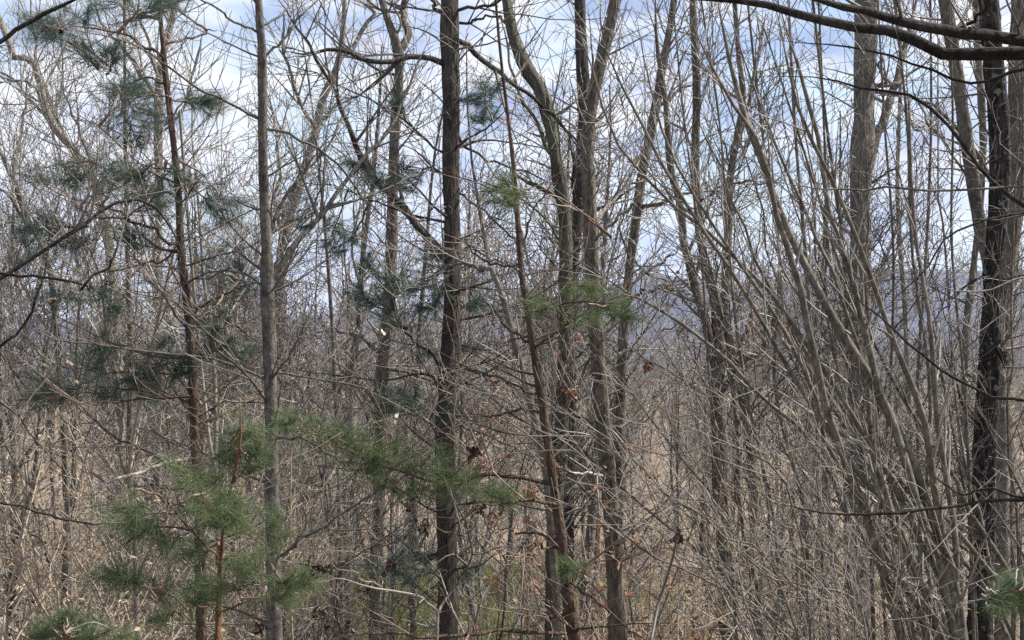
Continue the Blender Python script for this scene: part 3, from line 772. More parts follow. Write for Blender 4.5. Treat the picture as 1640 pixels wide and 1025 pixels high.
build_tree('bare_tree', 'thin upright stem squeezed between leaning grey and black flaky trunks', 'tree', 19, 'bark_grey',
    [(1560, -20, 10), (1566, 80, 12), (1572, 160, 12), (1574, 240, 12), (1570, 330, 11), (1560, 420, 11), (1548, 520, 12), (1545, 620, 12), (1540, 760, 13), (1535, 1030, 14)],
    [], seed=17, twig='twig_grey', auto=(8, 0.9, 2.5, (35, 80), 0.35), dens=0.8)
build_tree('bare_tree', 'slim grey pole of a tree, second trunk along from the broad grey one', 'tree', 23, 'bark_pale',
    [(1440, -20, 5), (1442, 100, 6), (1440, 200, 6), (1437, 300, 7), (1442, 400, 8), (1450, 500, 9), (1455, 640, 9), (1460, 800, 10), (1462, 1030, 10)],
    [], seed=18, twig='twig_grey', auto=(10, 0.9, 2.8, (35, 80), 0.4), dens=0.8)

# --- slim poles among the shrub stems on the right
rp = np.random.default_rng(21)
for i, (x0, x1, w, dd, lab) in enumerate([
        (1290, 1195, 7, 13, 'slim dark pole just past the gnarled crooked limb, leaning out at the top'),
        (1345, 1262, 8, 12, 'slim pole crossing in front of the fanning shrub, bent near the middle'),
        (1330, 1310, 6, 15, 'thin near-upright pole beside the broad grey trunk on its shrub side'),
        (1420, 1405, 6, 14, 'thin dark pole hugging the broad grey trunk on its far side'),
        (1470, 1490, 7, 16, 'thin upright pole midway from the broad grey trunk to the black one'),
        (1500, 1430, 7, 12, 'slim pole leaning across the gap behind the near-black limbs'),
        (1250, 1120, 6, 12, 'slender whip-like pole slanting up before the twin-stemmed trunk'),
        (1180, 1075, 5, 14, 'hair-thin pole slanting up beside the grey leaning trunk'),
        (1400, 1300, 8, 14, 'dark slim pole slanting over the broad grey trunk towards the sky'),
        (1560, 1520, 6, 13, 'thin pole in front of the leaning grey trunk near the black one')]):
    k = rp.normal(size=5) * 9
    build_tree('bare_sapling', lab, 'sapling', dd, 'stem_grey',
        [(x1, -20, w * .55), (x1 + (x0 - x1) * .22 + k[0], 200, w * .65), (x1 + (x0 - x1) * .42 + k[1], 400, w * .75), (x1 + (x0 - x1) * .65 + k[2], 620, w * .85), (x1 + (x0 - x1) * .85 + k[3], 830, w * .95), (x0, 1030, w)],
        [], seed=120 + i, twig='twig_dark', auto=(9, 0.5, 1.7, (20, 50), 0.5), dens=0.8, sides=8, top=2, group='slim poles among the shrub stems', twig_len=0.8)

# --- left side
build_tree('bare_tree', 'pale grey tree arching steeply up and out, behind the dark red pine', 'tree', 25, 'bark_pale',
    [(-20, -10, 9), (4, 40, 10), (28, 100, 11), (52, 90, 12), (76, 185, 13), (100, 218, 14), (125, 248, 14), (148, 285, 15), (165, 340, 16), (178, 420, 16), (186, 520, 17), (190, 640, 17), (192, 800, 18), (194, 1030, 19)],
    [([(100, 222, 7), (62, 165, 5), (20, 128, 4.5), (-20, 105, 4)], 0.6),
     ([(70, 180, 6), (60, 145, 5), (30, 130, 4), (-10, 122, 3)], -0.6),
     ([(115, 236, 8), (90, 185, 7), (68, 130, 6), (55, 80, 5), (50, 20, 4), (48, -30, 3)], 0.8),
     ([(160, 320, 7), (140, 250, 6), (110, 180, 4), (100, 100, 3), (105, 20, 2)], -0.8)],
    seed=19, twig='twig_pale', dens=0.8, auto=(8, 1.2, 3.5, (35, 80), 0.35))
build_tree('bare_tree', 'pale forked trunk standing directly behind the dark red pine', 'tree', 28, 'bark_pale',
    [(286, -20, 8), (278, 20, 10), (268, 60, 11), (258, 100, 12), (254, 160, 14), (254, 250, 14), (255, 340, 13), (252, 430, 14), (250, 540, 15), (250, 700, 16), (250, 900, 16), (250, 1030, 17)],
    [([(254, 165, 9), (235, 130, 8), (212, 95, 7), (185, 60, 6), (168, 30, 5), (150, -20, 4)], 0.8),
     ([(256, 130, 6), (240, 80, 5), (225, 30, 4), (215, -20, 3)], -0.6),
     ([(255, 210, 6), (290, 170, 5), (310, 110, 4), (330, 40, 3)], 0.7)],
    seed=20, twig='twig_pale', dens=0.75, auto=(9, 1.4, 4.0, (35, 80), 0.35))
build_tree('bare_tree', 'very thin straight dark stem beside the dark red pine', 'tree', 20, 'bark_brown',
    [(199, -20, 5), (200, 120, 5), (201, 256, 6), (203, 350, 7), (206, 460, 8), (209, 560, 9), (208, 650, 10), (206, 768, 10), (205, 900, 11), (205, 1030, 11)],
    [], seed=21, twig='twig_grey', auto=(9, 0.8, 2.2, (35, 80), 0.4), dens=0.8)
build_tree('bare_tree', 'pale branching tree behind the V limbs of the smooth grey trunk', 'tree', 30, 'bark_pale',
    [(553, -20, 7), (550, 40, 9), (545, 90, 12), (530, 130, 13), (514, 165, 13), (505, 210, 13), (492, 256, 14), (478, 300, 16), (460, 350, 18), (452, 410, 18), (448, 480, 18), (446, 600, 18), (446, 800, 19), (446, 1030, 20)],
    [([(540, 100, 9), (558, 75, 8), (575, 42, 7), (592, 0, 6), (605, -40, 5)], 0.8),
     ([(505, 205, 7), (480, 150, 6), (460, 90, 5), (455, 20, 4)], -0.8),
     ([(470, 320, 8), (505, 245, 7), (530, 190, 6), (545, 165, 4)], 0.6),
     ([(452, 400, 7), (440, 330, 6), (455, 260, 5), (445, 180, 4), (420, 120, 3)], 0.6)],
    seed=22, twig='twig_pale', dens=0.8, auto=(10, 1.4, 4.2, (35, 80), 0.35))
build_tree('bare_tree', 'slim grey tree between the forked trunk and the furrowed one', 'tree', 27, 'bark_grey',
    [(690, 300, 5), (684, 380, 6), (678, 450, 7), (672, 530, 8), (668, 620, 9), (664, 760, 10), (662, 1030, 11)],
    [], seed=23, twig='twig_grey', auto=(12, 1.0, 3.0, (35, 80), 0.45), dens=0.8, top=3)
build_tree('bare_tree', 'slender grey tree just past the V limbs, left of the forked trunk', 'tree', 22, 'bark_grey',
    [(510, 260, 4), (520, 360, 5), (528, 460, 6), (534, 560, 7), (540, 700, 8), (545, 860, 9), (548, 1030, 10)],
    [], seed=24, twig='twig_grey', auto=(12, 1.0, 2.8, (35, 80), 0.45), dens=0.9, top=3)
build_tree('bare_tree', 'lean grey sapling on the thicket side behind the dark red pine, forking low', 'tree', 18, 'bark_grey',
    [(0, 240, 6), (20, 285, 9), (27, 300, 10), (38, 335, 11), (48, 360, 10), (65, 385, 9), (78, 420, 9), (88, 500, 10), (96, 600, 10), (105, 760, 11), (112, 1030, 12)],
    [([(27, 300, 7), (28, 250, 6), (32, 200, 5), (40, 120, 3)], 0.5), ([(50, 365, 6), (30, 330, 5), (5, 305, 4), (-20, 290, 3)], -0.6)],
    seed=25, twig='twig_pale', auto=(9, 0.8, 2.2, (35, 80), 0.4), dens=0.8, top=1)

# --- trees just outside the frame whose limbs reach in
build_tree('bare_tree', 'tree beyond the edge reaching in with near-black limbs across the upper corner', 'tree', 6, 'limb_dark',
    [(1800, -200, 40), (1790, 100, 50), (1780, 400, 56), (1770, 700, 60), (1765, 1030, 66)],
    [([(1785, 60, 26), (1700, 80, 18), (1640, 82, 17), (1560, 83, 16), (1495, 80, 15), (1455, 66, 14), (1405, 50, 13), (1350, 45, 12), (1300, 33, 11), (1250, 18, 10), (1190, 5, 8), (1100, -2, 6), (980, -20, 3)], 0.5),
     ([(1785, 80, 24), (1700, 82, 17), (1640, 76, 15), (1580, 66, 14), (1500, 50, 13), (1440, 38, 12), (1400, 25, 10), (1350, 10, 9), (1290, -8, 7), (1230, -30, 5)], -0.3),
     ([(1510, 50, 8), (1550, 40, 7), (1580, 22, 6), (1596, -5, 5), (1600, -40, 4)], -0.2),
     ([(1788, 110, 12), (1700, 106, 8), (1640, 112, 7), (1600, 120, 6), (1545, 125, 6), (1490, 112, 5.5), (1440, 97, 5), (1390, 85, 4.5), (1340, 75, 4), (1280, 70, 3), (1225, 62, 2)], 0.4),
     ([(1640, 66, 6), (1600, 58, 5), (1560, 52, 4), (1510, 48, 3)], 0.0),
     ([(1785, 420, 14), (1720, 380, 11), (1640, 330, 9), (1600, 300, 8), (1560, 256, 8), (1535, 220, 7), (1505, 185, 6.5), (1478, 164, 6), (1450, 148, 6), (1410, 146, 6), (1370, 140, 5), (1320, 125, 4), (1225, 122, 2.5)], 0.4),
     ([(1783, 330, 10), (1700, 312, 7), (1640, 308, 5), (1560, 314, 5), (1500, 316, 5), (1400, 308, 4.5), (1300, 300, 3.5), (1225, 284, 2)], 0.3, 'stem_grey'),
     ([(1780, 345, 8), (1700, 340, 6), (1640, 346, 5), (1590, 355, 5), (1540, 375, 4.5), (1510, 396, 4), (1490, 432, 4), (1450, 470, 3.5), (1415, 500, 2.5)], -0.2),
     ([(1775, 690, 10), (1700, 655, 8), (1640, 641, 7), (1600, 635, 7), (1560, 620, 6.5), (1510, 594, 6), (1470, 566, 5.5), (1430, 535, 5), (1405, 512, 4), (1370, 480, 3), (1330, 420, 2)], 0.5),
     ([(1770, 805, 14), (1700, 800, 10), (1640, 802, 8), (1590, 802, 7), (1540, 810, 7), (1500, 816, 7), (1440, 818, 6.5), (1380, 821, 6), (1320, 819, 5), (1280, 812, 4), (1225, 800, 3)], -0.3),
     ([(1700, 798, 8), (1640, 796, 6), (1600, 787, 5.5), (1560, 791, 5), (1520, 780, 4.5), (1495, 762, 4), (1470, 735, 3)], 0.2),
     ([(1772, 480, 8), (1700, 455, 6), (1640, 450, 4.5), (1600, 460, 4), (1560, 474, 4), (1515, 462, 3.5), (1485, 442, 2.5)], -0.3, 'stem_grey')],
    seed=30, twig='twig_dark', dens=0.65, trunk_twigs=0.3, twig_len=0.55, top=2, girth=0.75, limb_girth=1.35)
build_tree('bare_tree', 'tree beyond the edge sending dark bare branches over the thicket', 'tree', 7, 'limb_dark',
    [(-130, -200, 30), (-125, 200, 36), (-120, 500, 40), (-115, 800, 44), (-110, 1030, 48)],
    [([(-125, 120, 14), (-60, 85, 11), (0, 60, 9), (50, 33, 9), (100, 10, 8), (150, -15, 7)], 0.4),
     ([(-120, 520, 12), (-60, 480, 9), (0, 447, 8), (50, 415, 8), (100, 382, 8), (140, 355, 7), (170, 330, 6.5), (205, 318, 6), (235, 320, 5.5), (262, 342, 5), (284, 374, 4.5), (295, 400, 4), (294, 450, 3)], 0.9),
     ([(-120, 430, 10), (-50, 434, 7), (0, 440, 6), (60, 447, 5.5), (110, 453, 5), (140, 462, 4), (155, 488, 3)], 0.3),
     ([(-118, 640, 10), (-60, 600, 7), (0, 552, 6), (30, 520, 5.5), (60, 470, 5), (78, 410, 3.5), (90, 350, 2)], 0.4),
     ([(-114, 800, 8), (-50, 800, 5.5), (0, 808, 4.5), (60, 823, 4), (120, 833, 4), (200, 848, 3)], 0.4),
     ([(-116, 760, 8), (-50, 730, 5), (0, 704, 4), (40, 645, 4), (78, 582, 3.5), (110, 522, 2.5)], 0.7, 'stem_grey'),
     ([(128, 465, 5), (150, 440, 5), (180, 425, 5), (192, 400, 4), (190, 370, 3.5), (180, 360, 3)], 0.3)],
    seed=31, twig='twig_dark', dens=0.5, trunk_twigs=0.3, twig_len=0.55, top=2, girth=0.8, limb_girth=0.85)

# --- saplings with brown seed heads
build_tree('sapling', 'low sapling with crooked tan branches and shrivelled brown seed heads, before the furrowed trunk', 'sapling', 6.5, 'bark_brown',
    [(722, 792, 2.5), (735, 815, 3.5), (745, 835, 4), (752, 862, 4.5), (756, 888, 5), (740, 925, 5.5), (710, 965, 6), (702, 985, 6.5), (700, 1030, 7)],
    [([(756, 888, 4), (780, 880, 3.5), (820, 868, 3), (870, 855, 2)], 0.3),
     ([(752, 862, 3), (725, 852, 2.6), (700, 848, 2.4), (660, 812, 1.8)], -0.2),
     ([(701, 985, 6), (690, 972, 6), (665, 958, 5.5), (620, 948, 5), (565, 938, 4), (530, 922, 2.5)], -0.4, 'twig_grey'),
     ([(620, 948, 4), (590, 930, 3.5), (560, 915, 3), (528, 898, 2)], -0.2, 'twig_grey'),
     ([(596, 938, 3), (612, 922, 2.6), (625, 900, 2)], 0.1, 'twig_grey'),
     ([(740, 822, 2.4), (748, 770, 2), (755, 728, 1.6)], 0.1),
     ([(752, 855, 2.4), (762, 830, 2), (770, 812, 1.6)], 0.0),
     ([(700, 1005, 4), (670, 990, 3), (655, 1010, 2)], 0.1)],
    seed=32, twig='twig_grey', limb_girth=0.72, girth=0.72, dens=0.45, fine=False, trunk_twigs=0, twig_len=0.4, top=0,
    heads=[(757, 724, 18), (771, 814, 14), (656, 812, 12), (676, 842, 17), (508, 912, 15), (523, 908, 11), (627, 903, 14), (590, 942, 12), (618, 918, 10)])
build_tree('sapling', 'lone dark stalk topped by one brown seed head', 'plant', 6.5, 'twig_dark',
    [(1085, 858, 2.5), (1078, 890, 4), (1066, 930, 4.5), (1054, 970, 5), (1042, 1030, 6)], [], seed=33, trunk_twigs=0, top=0, heads=[(1085, 859, 15)], sides=6)
build_tree('sapling', 'short dark stalk with brown seed head beside the grey trunk base', 'plant', 6.5, 'twig_dark',
    [(513, 980, 2.5), (515, 1000, 3), (514, 1030, 3.5)], [([(515, 1010, 2), (540, 1014, 2), (560, 1000, 2)], 0.1)], seed=34, trunk_twigs=0, top=0, heads=[(514, 983, 13), (558, 1002, 13), (523, 1003, 9)], sides=6, twig='twig_dark', dens=0.2, fine=False, twig_len=0.2)
build_tree('sapling', 'small stalk with brown seed heads at the bottom edge of the thicket', 'plant', 7, 'twig_dark',
    [(425, 1000, 2), (418, 1030, 3)], [], seed=35, trunk_twigs=0, top=0, heads=[(420, 1005, 16)], sides=6)

# --- young pines
build_tree('young_pine', 'young pine with orange-red stem and bright green tufts at the front', 'tree', 7, 'bark_orange',
    [(384, 650, 1.6), (385, 700, 4), (376, 755, 5), (363, 808, 6), (357, 850, 7), (353, 910, 8), (350, 960, 9), (349, 1030, 11)],
    [([(353, 905, 4), (325, 880, 3.5), (300, 850, 3), (275, 815, 2), (262, 800, 1.5)], -0.3),
     ([(351, 955, 4), (330, 965, 3.5), (300, 960, 3), (240, 940, 2)], -0.3),
     ([(352, 980, 4), (375, 970, 3.5), (400, 958, 3), (450, 938, 2)], -0.25),
     ([(358, 845, 4), (340, 820, 3), (320, 790, 2)], -0.2),
     ([(362, 812, 3), (385, 790, 2.5), (405, 765, 1.6)], 0.2)],
    seed=36, twig='twig_red', dens=0.3, fine=False, trunk_twigs=0.4, twig_len=0.35, top=0.1,
    needles=[(310, 770, 42, -.3), (332, 800, 48, -.2), (352, 822, 44, -.1), (300, 812, 42, -.3), (250, 825, 44, -.3), (222, 815, 34, -.4), (230, 848, 38, -.2), (272, 860, 32, -.2), (332, 882, 34, .1), (366, 892, 34, .1), (235, 940, 44, -.3), (210, 930, 34, -.3), (262, 950, 44, -.2),
             (300, 962, 40, -.2), (282, 975, 34, -.1), (385, 942, 40, -.2), (415, 930, 44, -.2), (450, 935, 40, -.3), (480, 930, 28, -.3), (386, 690, 38, 0), (375, 722, 30, 0), (396, 748, 26, .1), (410, 702, 26, .1), (442, 830, 30, -.3), (340, 760, 34, -.1), (380, 800, 30, .1), (320, 840, 40, -.1), (430, 960, 34, -.1), (345, 930, 24, .1)],
    needle_mat='needle_green', nlen=0.115, sides=8, spray=1.4)
build_tree('young_pine', 'tiny sunlit pine seedling poking up at the foot of the thicket', 'tree', 8, 'bark_orange',
    [(100, 985, 3), (103, 1010, 4), (104, 1030, 5)], [], seed=37, trunk_twigs=0, top=0.05, sides=6,
    needles=[(100, 985, 36, 0), (82, 1003, 32, 0), (120, 1000, 34, 0), (100, 1015, 40, 0), (190, 1018, 30, 0), (70, 1020, 30, 0), (135, 1020, 30, 0)], needle_mat='needle_green', nlen=0.09)
build_tree('young_pine', 'young pine beyond the edge with one soft green spray before the black trunk', 'tree', 5.5, 'bark_orange',
    [(1690, 860, 6), (1688, 930, 8), (1686, 1030, 10)], [([(1688, 950, 4), (1650, 942, 3.5), (1610, 945, 2.5), (1570, 952, 1.5)], -0.1)], seed=38, trunk_twigs=0, top=0.3, sides=6, dens=0.1, fine=False,
    needles=[(1598, 945, 44, -.1), (1630, 938, 44, 0), (1578, 955, 34, -.1), (1612, 960, 40, 0), (1640, 955, 40, 0), (1660, 930, 40, 0)], needle_mat='needle_green', nlen=0.085)

# ------------------------------------------------------------------ fanning multi-stem shrub on the right
def shrub(name, label, d, stems, whips, seed, base_px, mat='stem_grey', twig='twig_grey'):
    rg = np.random.default_rng(seed)
    bx, bd = (base_px - 820) / FPX * d, d
    base = np.array([bx, bd, float(ground_z(bx, bd))])
    root = bpy.data.objects.new(name, None); COL.objects.link(root); root.location = base
    tag(root, label, 'shrub')
    px = d / FPX
    LP, LR = [], []
    def add(P, q, m):
        g = Geo(); g.tube(P[None], q[None], 8)
        link('stem', g.mesh('stem', m, origin=base), root)
        LP.append(P); LR.append(q)
    for pts, dd in stems:
        P, q = to_path(pts, d, d + dd, 24, rg, jit=0.022); q = q * 0.77; q[-4:] *= np.array([0.85, 0.65, 0.45, 0.2])
        # root the stem in the ground clump
        foot = base + np.array([rg.uniform(-.25, .25), rg.uniform(-.2, .2), -0.15])
        s0 = P[0]
        ext = spline([foot, (foot + s0) / 2 + np.array([0.06, 0, 0.05]), s0], 7)[:-1]
        P = np.vstack([ext, P]); q = np.concatenate([np.full(6, q[0] * 1.05), q])
        P = spline(np.hstack([P, q[:, None]]), 24); add(P[:, :3], P[:, 3], mat)
    for (x0, y0, x1, y1, w, sag, dd) in whips:
        mx_, my_ = (x0 + x1) / 2 + sag * 0.7, (y0 + y1) / 2 - sag
        foot = base + np.array([(x0 - base_px) * px * 0.5, rg.uniform(-.7, .7), -0.1])
        a, m_, c = W(x0, y0, foot[1]), W(mx_, my_, d + dd * 0.5), W(x1, y1, d + dd)
        S = spline([foot, a, m_, c], 24) + wander(rg, 24, 0.034)
        q = np.linspace(w * 0.95, w * 0.25, 24) / 2 * px * (1 + 0.08 * rg.normal(size=24))
        add(S, q, mat)
    LP = np.array(LP); LR = np.array(LR)
    g = Geo(); rmin = 0.52 * px
    P2, R2 = grow(rg, LP, LR, 3.4, 0.18, 0.98, (0.3, 1.1), (18, 50), 0.65, 2.8 * px, rmin, 0.06, 0.08, 7, cap=16)
    g.tube(P2, R2, 4)
    P3, R3 = grow(rg, P2, R2, 3.8, 0.15, 1.0, (0.12, 0.45), (20, 55), 0.7, 1.1 * px, rmin, 0.06, 0.13, 5)
    g.tube(P3, R3, 3)
    P4, R4 = grow(rg, P3, R3, 2.4, 0.1, 1.0, (0.05, 0.2), (25, 60), 0.8, 0.8 * px, rmin, 0.06, 0.15, 4)
    g.tube(P4, R4, 3)
    o = link('crown', g.mesh('crown', twig, origin=base), root); o['kind'] = 'stuff'
    return root
rs = np.random.default_rng(77)
main_stems = [
    ([(1525, 945, 24), (1480, 800, 24), (1432, 695, 23), (1392, 622, 21), (1355, 560, 20), (1328, 510, 19), (1292, 450, 17), (1255, 350, 15), (1218, 235, 14), (1190, 155, 13), (1168, 70, 12), (1150, -25, 10)], 0.6),
    ([(1505, 905, 20), (1468, 800, 19), (1442, 705, 18), (1416, 640, 17), (1396, 545, 15), (1384, 480, 14), (1355, 390, 12), (1325, 300, 11), (1300, 205, 10), (1272, 105, 9), (1240, -20, 7)], 0.2),
    ([(1532, 935, 17), (1502, 775, 16), (1490, 685, 15), (1466, 605, 14), (1432, 530, 12), (1405, 450, 11), (1350, 310, 9), (1295, 195, 8), (1262, 90, 7), (1235, -20, 5)], -0.5),
    ([(1440, 1000, 20), (1385, 815, 19), (1340, 700, 18), (1312, 610, 16), (1290, 520, 15), (1268, 420, 14), (1242, 345, 12), (1225, 260, 10), (1180, 170, 8), (1120, 60, 6), (1090, -20, 5)], -0.7),
    ([(1530, 940, 14), (1515, 800, 13), (1495, 690, 13), (1485, 560, 11), (1470, 450, 9), (1460, 330, 8), (1445, 200, 6), (1448, 80, 4)], 0.5),
    ([(1500, 1000, 14), (1450, 870, 13), (1420, 780, 12), (1395, 690, 11), (1395, 600, 10), (1365, 500, 9), (1330, 400, 8), (1260, 270, 7), (1200, 120, 6), (1160, 0, 4)], 0.8),
    ([(1520, 960, 12), (1440, 790, 11), (1350, 640, 10), (1250, 480, 9), (1160, 400, 8), (1080, 330, 7), (1000, 240, 6), (950, 110, 5), (905, -10, 4)], 0.3),
    ([(1500, 980, 12), (1400, 800, 11), (1290, 620, 10), (1190, 450, 9), (1100, 320, 8), (1040, 220, 7), (985, 120, 6), (950, 10, 4)], -0.6),
    ([(1480, 990, 11), (1350, 760, 10), (1230, 520, 9), (1140, 380, 7), (1065, 250, 6), (1030, 130, 5), (1010, 20, 3.5)], -0.3),
    ([(1460, 1000, 11), (1310, 720, 10), (1200, 600, 8), (1090, 520, 7), (1000, 470, 5), (930, 420, 3)], 0.5)]
whips = []
for k in range(34):
    x0 = rs.uniform(1230, 1530); y0 = rs.uniform(960, 1060)
    a = rs.uniform(0, 1)
    x1 = x0 - rs.uniform(140, 480) * (0.6 + 0.5 * a); y1 = 960 - rs.uniform(130, 520)
    whips.append((x0, y0, x1, y1, rs.uniform(3.5, 8), rs.uniform(-40, 60), rs.uniform(-1.5, 1.2)))
shrub('multi_stem_shrub', 'many-stemmed bare shrub fanning up from one base beside the black flaky trunk', 10.0, main_stems, whips[:10], 5, 1505)
whips3 = []
for k in range(13):
    x0 = rs.uniform(1440, 1660); y0 = rs.uniform(940, 1040)
    x1 = x0 - rs.choice([rs.uniform(-60, 120), rs.uniform(80, 330), rs.uniform(250, 520)]); y1 = rs.uniform(-60, 260)
    whips3.append((x0, y0, x1, y1, rs.uniform(6, 11), rs.uniform(-90, 20), rs.uniform(-1.5, 1.5)))
shrub('multi_stem_shrub', 'taller clump of slim stems rising behind the fanning shrub into the sky', 13.0, [], whips3, 7, 1560, mat='stem_grey', twig='twig_dark')
whips2 = []
for k in range(15):
    x0 = rs.uniform(1180, 1420); y0 = rs.uniform(980, 1060)
    x1 = x0 - rs.uniform(60, 420); y1 = rs.uniform(480, 860)
    whips2.append((x0, y0, x1, y1, rs.uniform(3.5, 6.5), rs.uniform(-30, 50), rs.uniform(-1.0, 1.0)))
shrub('multi_stem_shrub', 'lower thin-whipped shrub arching out in front of the twin-stemmed trunk', 8.0,
      [([(1240, 1000, 5), (1175, 950, 5), (1100, 910, 4.5), (1050, 888, 4.5), (1005, 852, 4), (962, 802, 3.5), (935, 768, 2.5), (900, 730, 2)], -0.2),
       ([(1235, 900, 5), (1165, 835, 4.5), (1085, 775, 4), (1030, 740, 3.5), (975, 700, 3), (925, 640, 2)], 0.3),
       ([(1290, 900, 5), (1240, 760, 4.5), (1168, 708, 4), (1140, 716, 3.5), (1090, 735, 3), (1050, 730, 3), (1000, 712, 2.5), (930, 702, 2)], -0.2)], whips2, 6, 1330, mat='stem_grey', twig='twig_grey')

# ------------------------------------------------------------------ trees of the wood behind: built once per kind, copied
def proto(seed, H, r0, bark_m, twig_m, fork, lean, n_limb, px, lim=(0.12, 0.32), dn=1.0, low=0.33):
    rg = np.random.default_rng(seed)
    n = 16
    u = np.linspace(0, 1, n)
    X = np.stack([lean * H * u + 0.10 * np.sin(u * 5 + seed), 0.10 * np.sin(u * 4 + 2 * seed), -0.3 + H * u], 1)
    X[:, :2] += np.cumsum(rg.normal(size=(n, 2)) * 0.035, 0)
    r = r0 * (1 - 0.88 * u ** 0.9) * np.where(u < 0.06, 1.35, 1.0)
    tm = trunk_mesh(X, r, 8, rg, bark_m)
    g = Geo()
    L1, Q1 = grow(rg, X[None], r[None], 1000, low, 0.97, (lim[0] * H, lim[1] * H), (28, 72), 0.55, 0.07, 0.006, 0.16, 0.13, 12, cap=n_limb)
    if fork:
        a = X[int(n * fork)]; dirv = unit(np.array([rg.uniform(-.5, .5), rg.uniform(-.3, .3), 1.0]))
        v = np.linspace(0, 1, 12)[:, None]
        fp = a + dirv * v * H * (1 - fork) * 0.85 + np.array([0.5, 0.1, 0]) * (v ** 0.6) * rg.choice([-1, 1])
        L1 = np.concatenate([L1, fp[None]]); Q1 = np.concatenate([Q1, np.linspace(r0 * 0.55, 0.012, 12)[None]])
    g.tube(L1, Q1, 5)
    rmin = 0.46 * px
    h = H / 12.0
    P2, R2 = grow(rg, L1, Q1, 3.4 * dn / h, 0.12, 1.0, (0.5 * h, 2.2 * h), (25, 70), 0.6, 0.024 * h ** .5, rmin, 0.10, 0.11, 7, cap=14)
    g.tube(P2, R2, 3)
    P3, R3 = grow(rg, P2, R2, 3.2 * dn / h, 0.12, 1.0, (0.25 * h, 1.0 * h), (25, 65), 0.75, 0.016 * h ** .5, rmin, 0.08, 0.09, 5)
    g.tube(P3, R3, 3)
    P4, R4 = grow(rg, P3, R3, 1.3 * dn / h, 0.12, 1.0, (0.15 * h, 0.5 * h), (25, 60), 0.8, 0.009, rmin, 0.08, 0.13, 3)
    g.tube(P4, R4, 3)
    cm = g.mesh('crown', twig_m)
    return tm, cm
KINDS = []   # (words for its look, trunk mesh, crown mesh)
specs = [('straight grey', 12, 0.12, 'bark_grey', 'twig_grey', 0, 0.02, 20), ('forked grey', 13, 0.14, 'bark_grey', 'twig_grey', 0.35, -0.06, 18),
         ('leaning brown', 11, 0.10, 'bark_brown', 'twig_grey', 0, 0.20, 20), ('pale', 12, 0.11, 'bark_pale', 'twig_pale', 0.4, -0.10, 20),
         ('slight tan', 9, 0.07, 'bark_grey', 'twig_tan', 0, -0.16, 22), ('dark', 14, 0.15, 'bark_dark', 'twig_dark', 0.5, 0.03, 18)]
for i, s in enumerate(specs):
    tm, cm = proto(200 + i, s[1], s[2], s[3], s[4], s[5], s[6], s[7], 40 / FPX)
    KINDS.append((s[0], tm, cm))
def place(name, k, x, y, sc, rz, label, cat, group):
    root = bpy.data.objects.new(name, None); COL.objects.link(root)
    root.location = (x, y, float(ground_z(x, y)) - 0.05); root.rotation_euler = (0, 0, rz); root.scale = (sc, sc, sc)
    tag(root, label, cat, group)
    a = bpy.data.objects.new('trunk', KINDS[k][1]); COL.objects.link(a); a.parent = root
    c = bpy.data.objects.new('crown', KINDS[k][2]); COL.objects.link(c); c.parent = root; c['kind'] = 'stuff'
    return root
LAND = [(20, 'by the edge over the thicket'), (100, 'over the thicket'), (180, 'near the very thin dark stem'), (300, 'behind the dark red pine'), (380, 'between dark red pine and smooth grey trunk'), (435, 'behind the smooth grey trunk'),
        (520, 'under the V limbs'), (610, 'behind the forked trunk'), (670, 'between the forked and furrowed trunks'), (722, 'behind the furrowed trunk'), (790, 'between furrowed trunk and reddish pine'), (860, 'behind the reddish pine'),
        (910, 'behind the mossy trunk'), (970, 'behind the knotted straight trunk'), (1060, 'below the blue ridge'), (1150, 'behind the twin-stemmed trunk'), (1220, 'next to the gnarled crooked limb'), (1300, 'behind the fanning shrub'),
        (1378, 'behind the broad grey trunk'), (1480, 'between the broad grey and black trunks'), (1580, 'behind the black flaky trunk'), (1700, 'by the edge past the black trunk')]
rb = np.random.default_rng(99)
used = {}
pts_used = []
def free_spot(d0, d1, gap):
    for _ in range(60):
        d = math.sqrt(rb.uniform(d0 ** 2, d1 ** 2)); px = rb.uniform(-60, 1700)
        x = (px - 820) / FPX * d
        if all((x - a) ** 2 + (d - b_) ** 2 > gap ** 2 for a, b_ in pts_used):
            pts_used.append((x, d)); return px, x, d
    return None
DIST = [(27, 34, 'front row'), (34, 44, 'mid wood'), (44, 60, 'deep wood')]
for row, cnt in zip(DIST, (16, 22, 38)):
    for i in range(cnt):
        s = free_spot(row[0], row[1], 1.3)
        if s is None: continue
        px_, x, d = s
        gap = 970 < px_ < 1145
        if gap and d < 40 or 1385 < px_ < 1430: continue
        k = int(rb.integers(len(KINDS)))
        where = min(LAND, key=lambda q: abs(q[0] - px_))[1]
        size = rb.uniform(0.7, 1.1) * (0.62 if gap else 1.0)
        word = 'tall' if size > 1.02 else ('small' if size < 0.85 else 'middling')
        lab = f'{word} {KINDS[k][0]} bare tree {where}, {row[2]}'
        if lab in used: continue
        used[lab] = 1
        place('bare_tree', k, x, d, size, rb.uniform(0, 6.28), lab, 'tree', 'bare trees of the back wood')
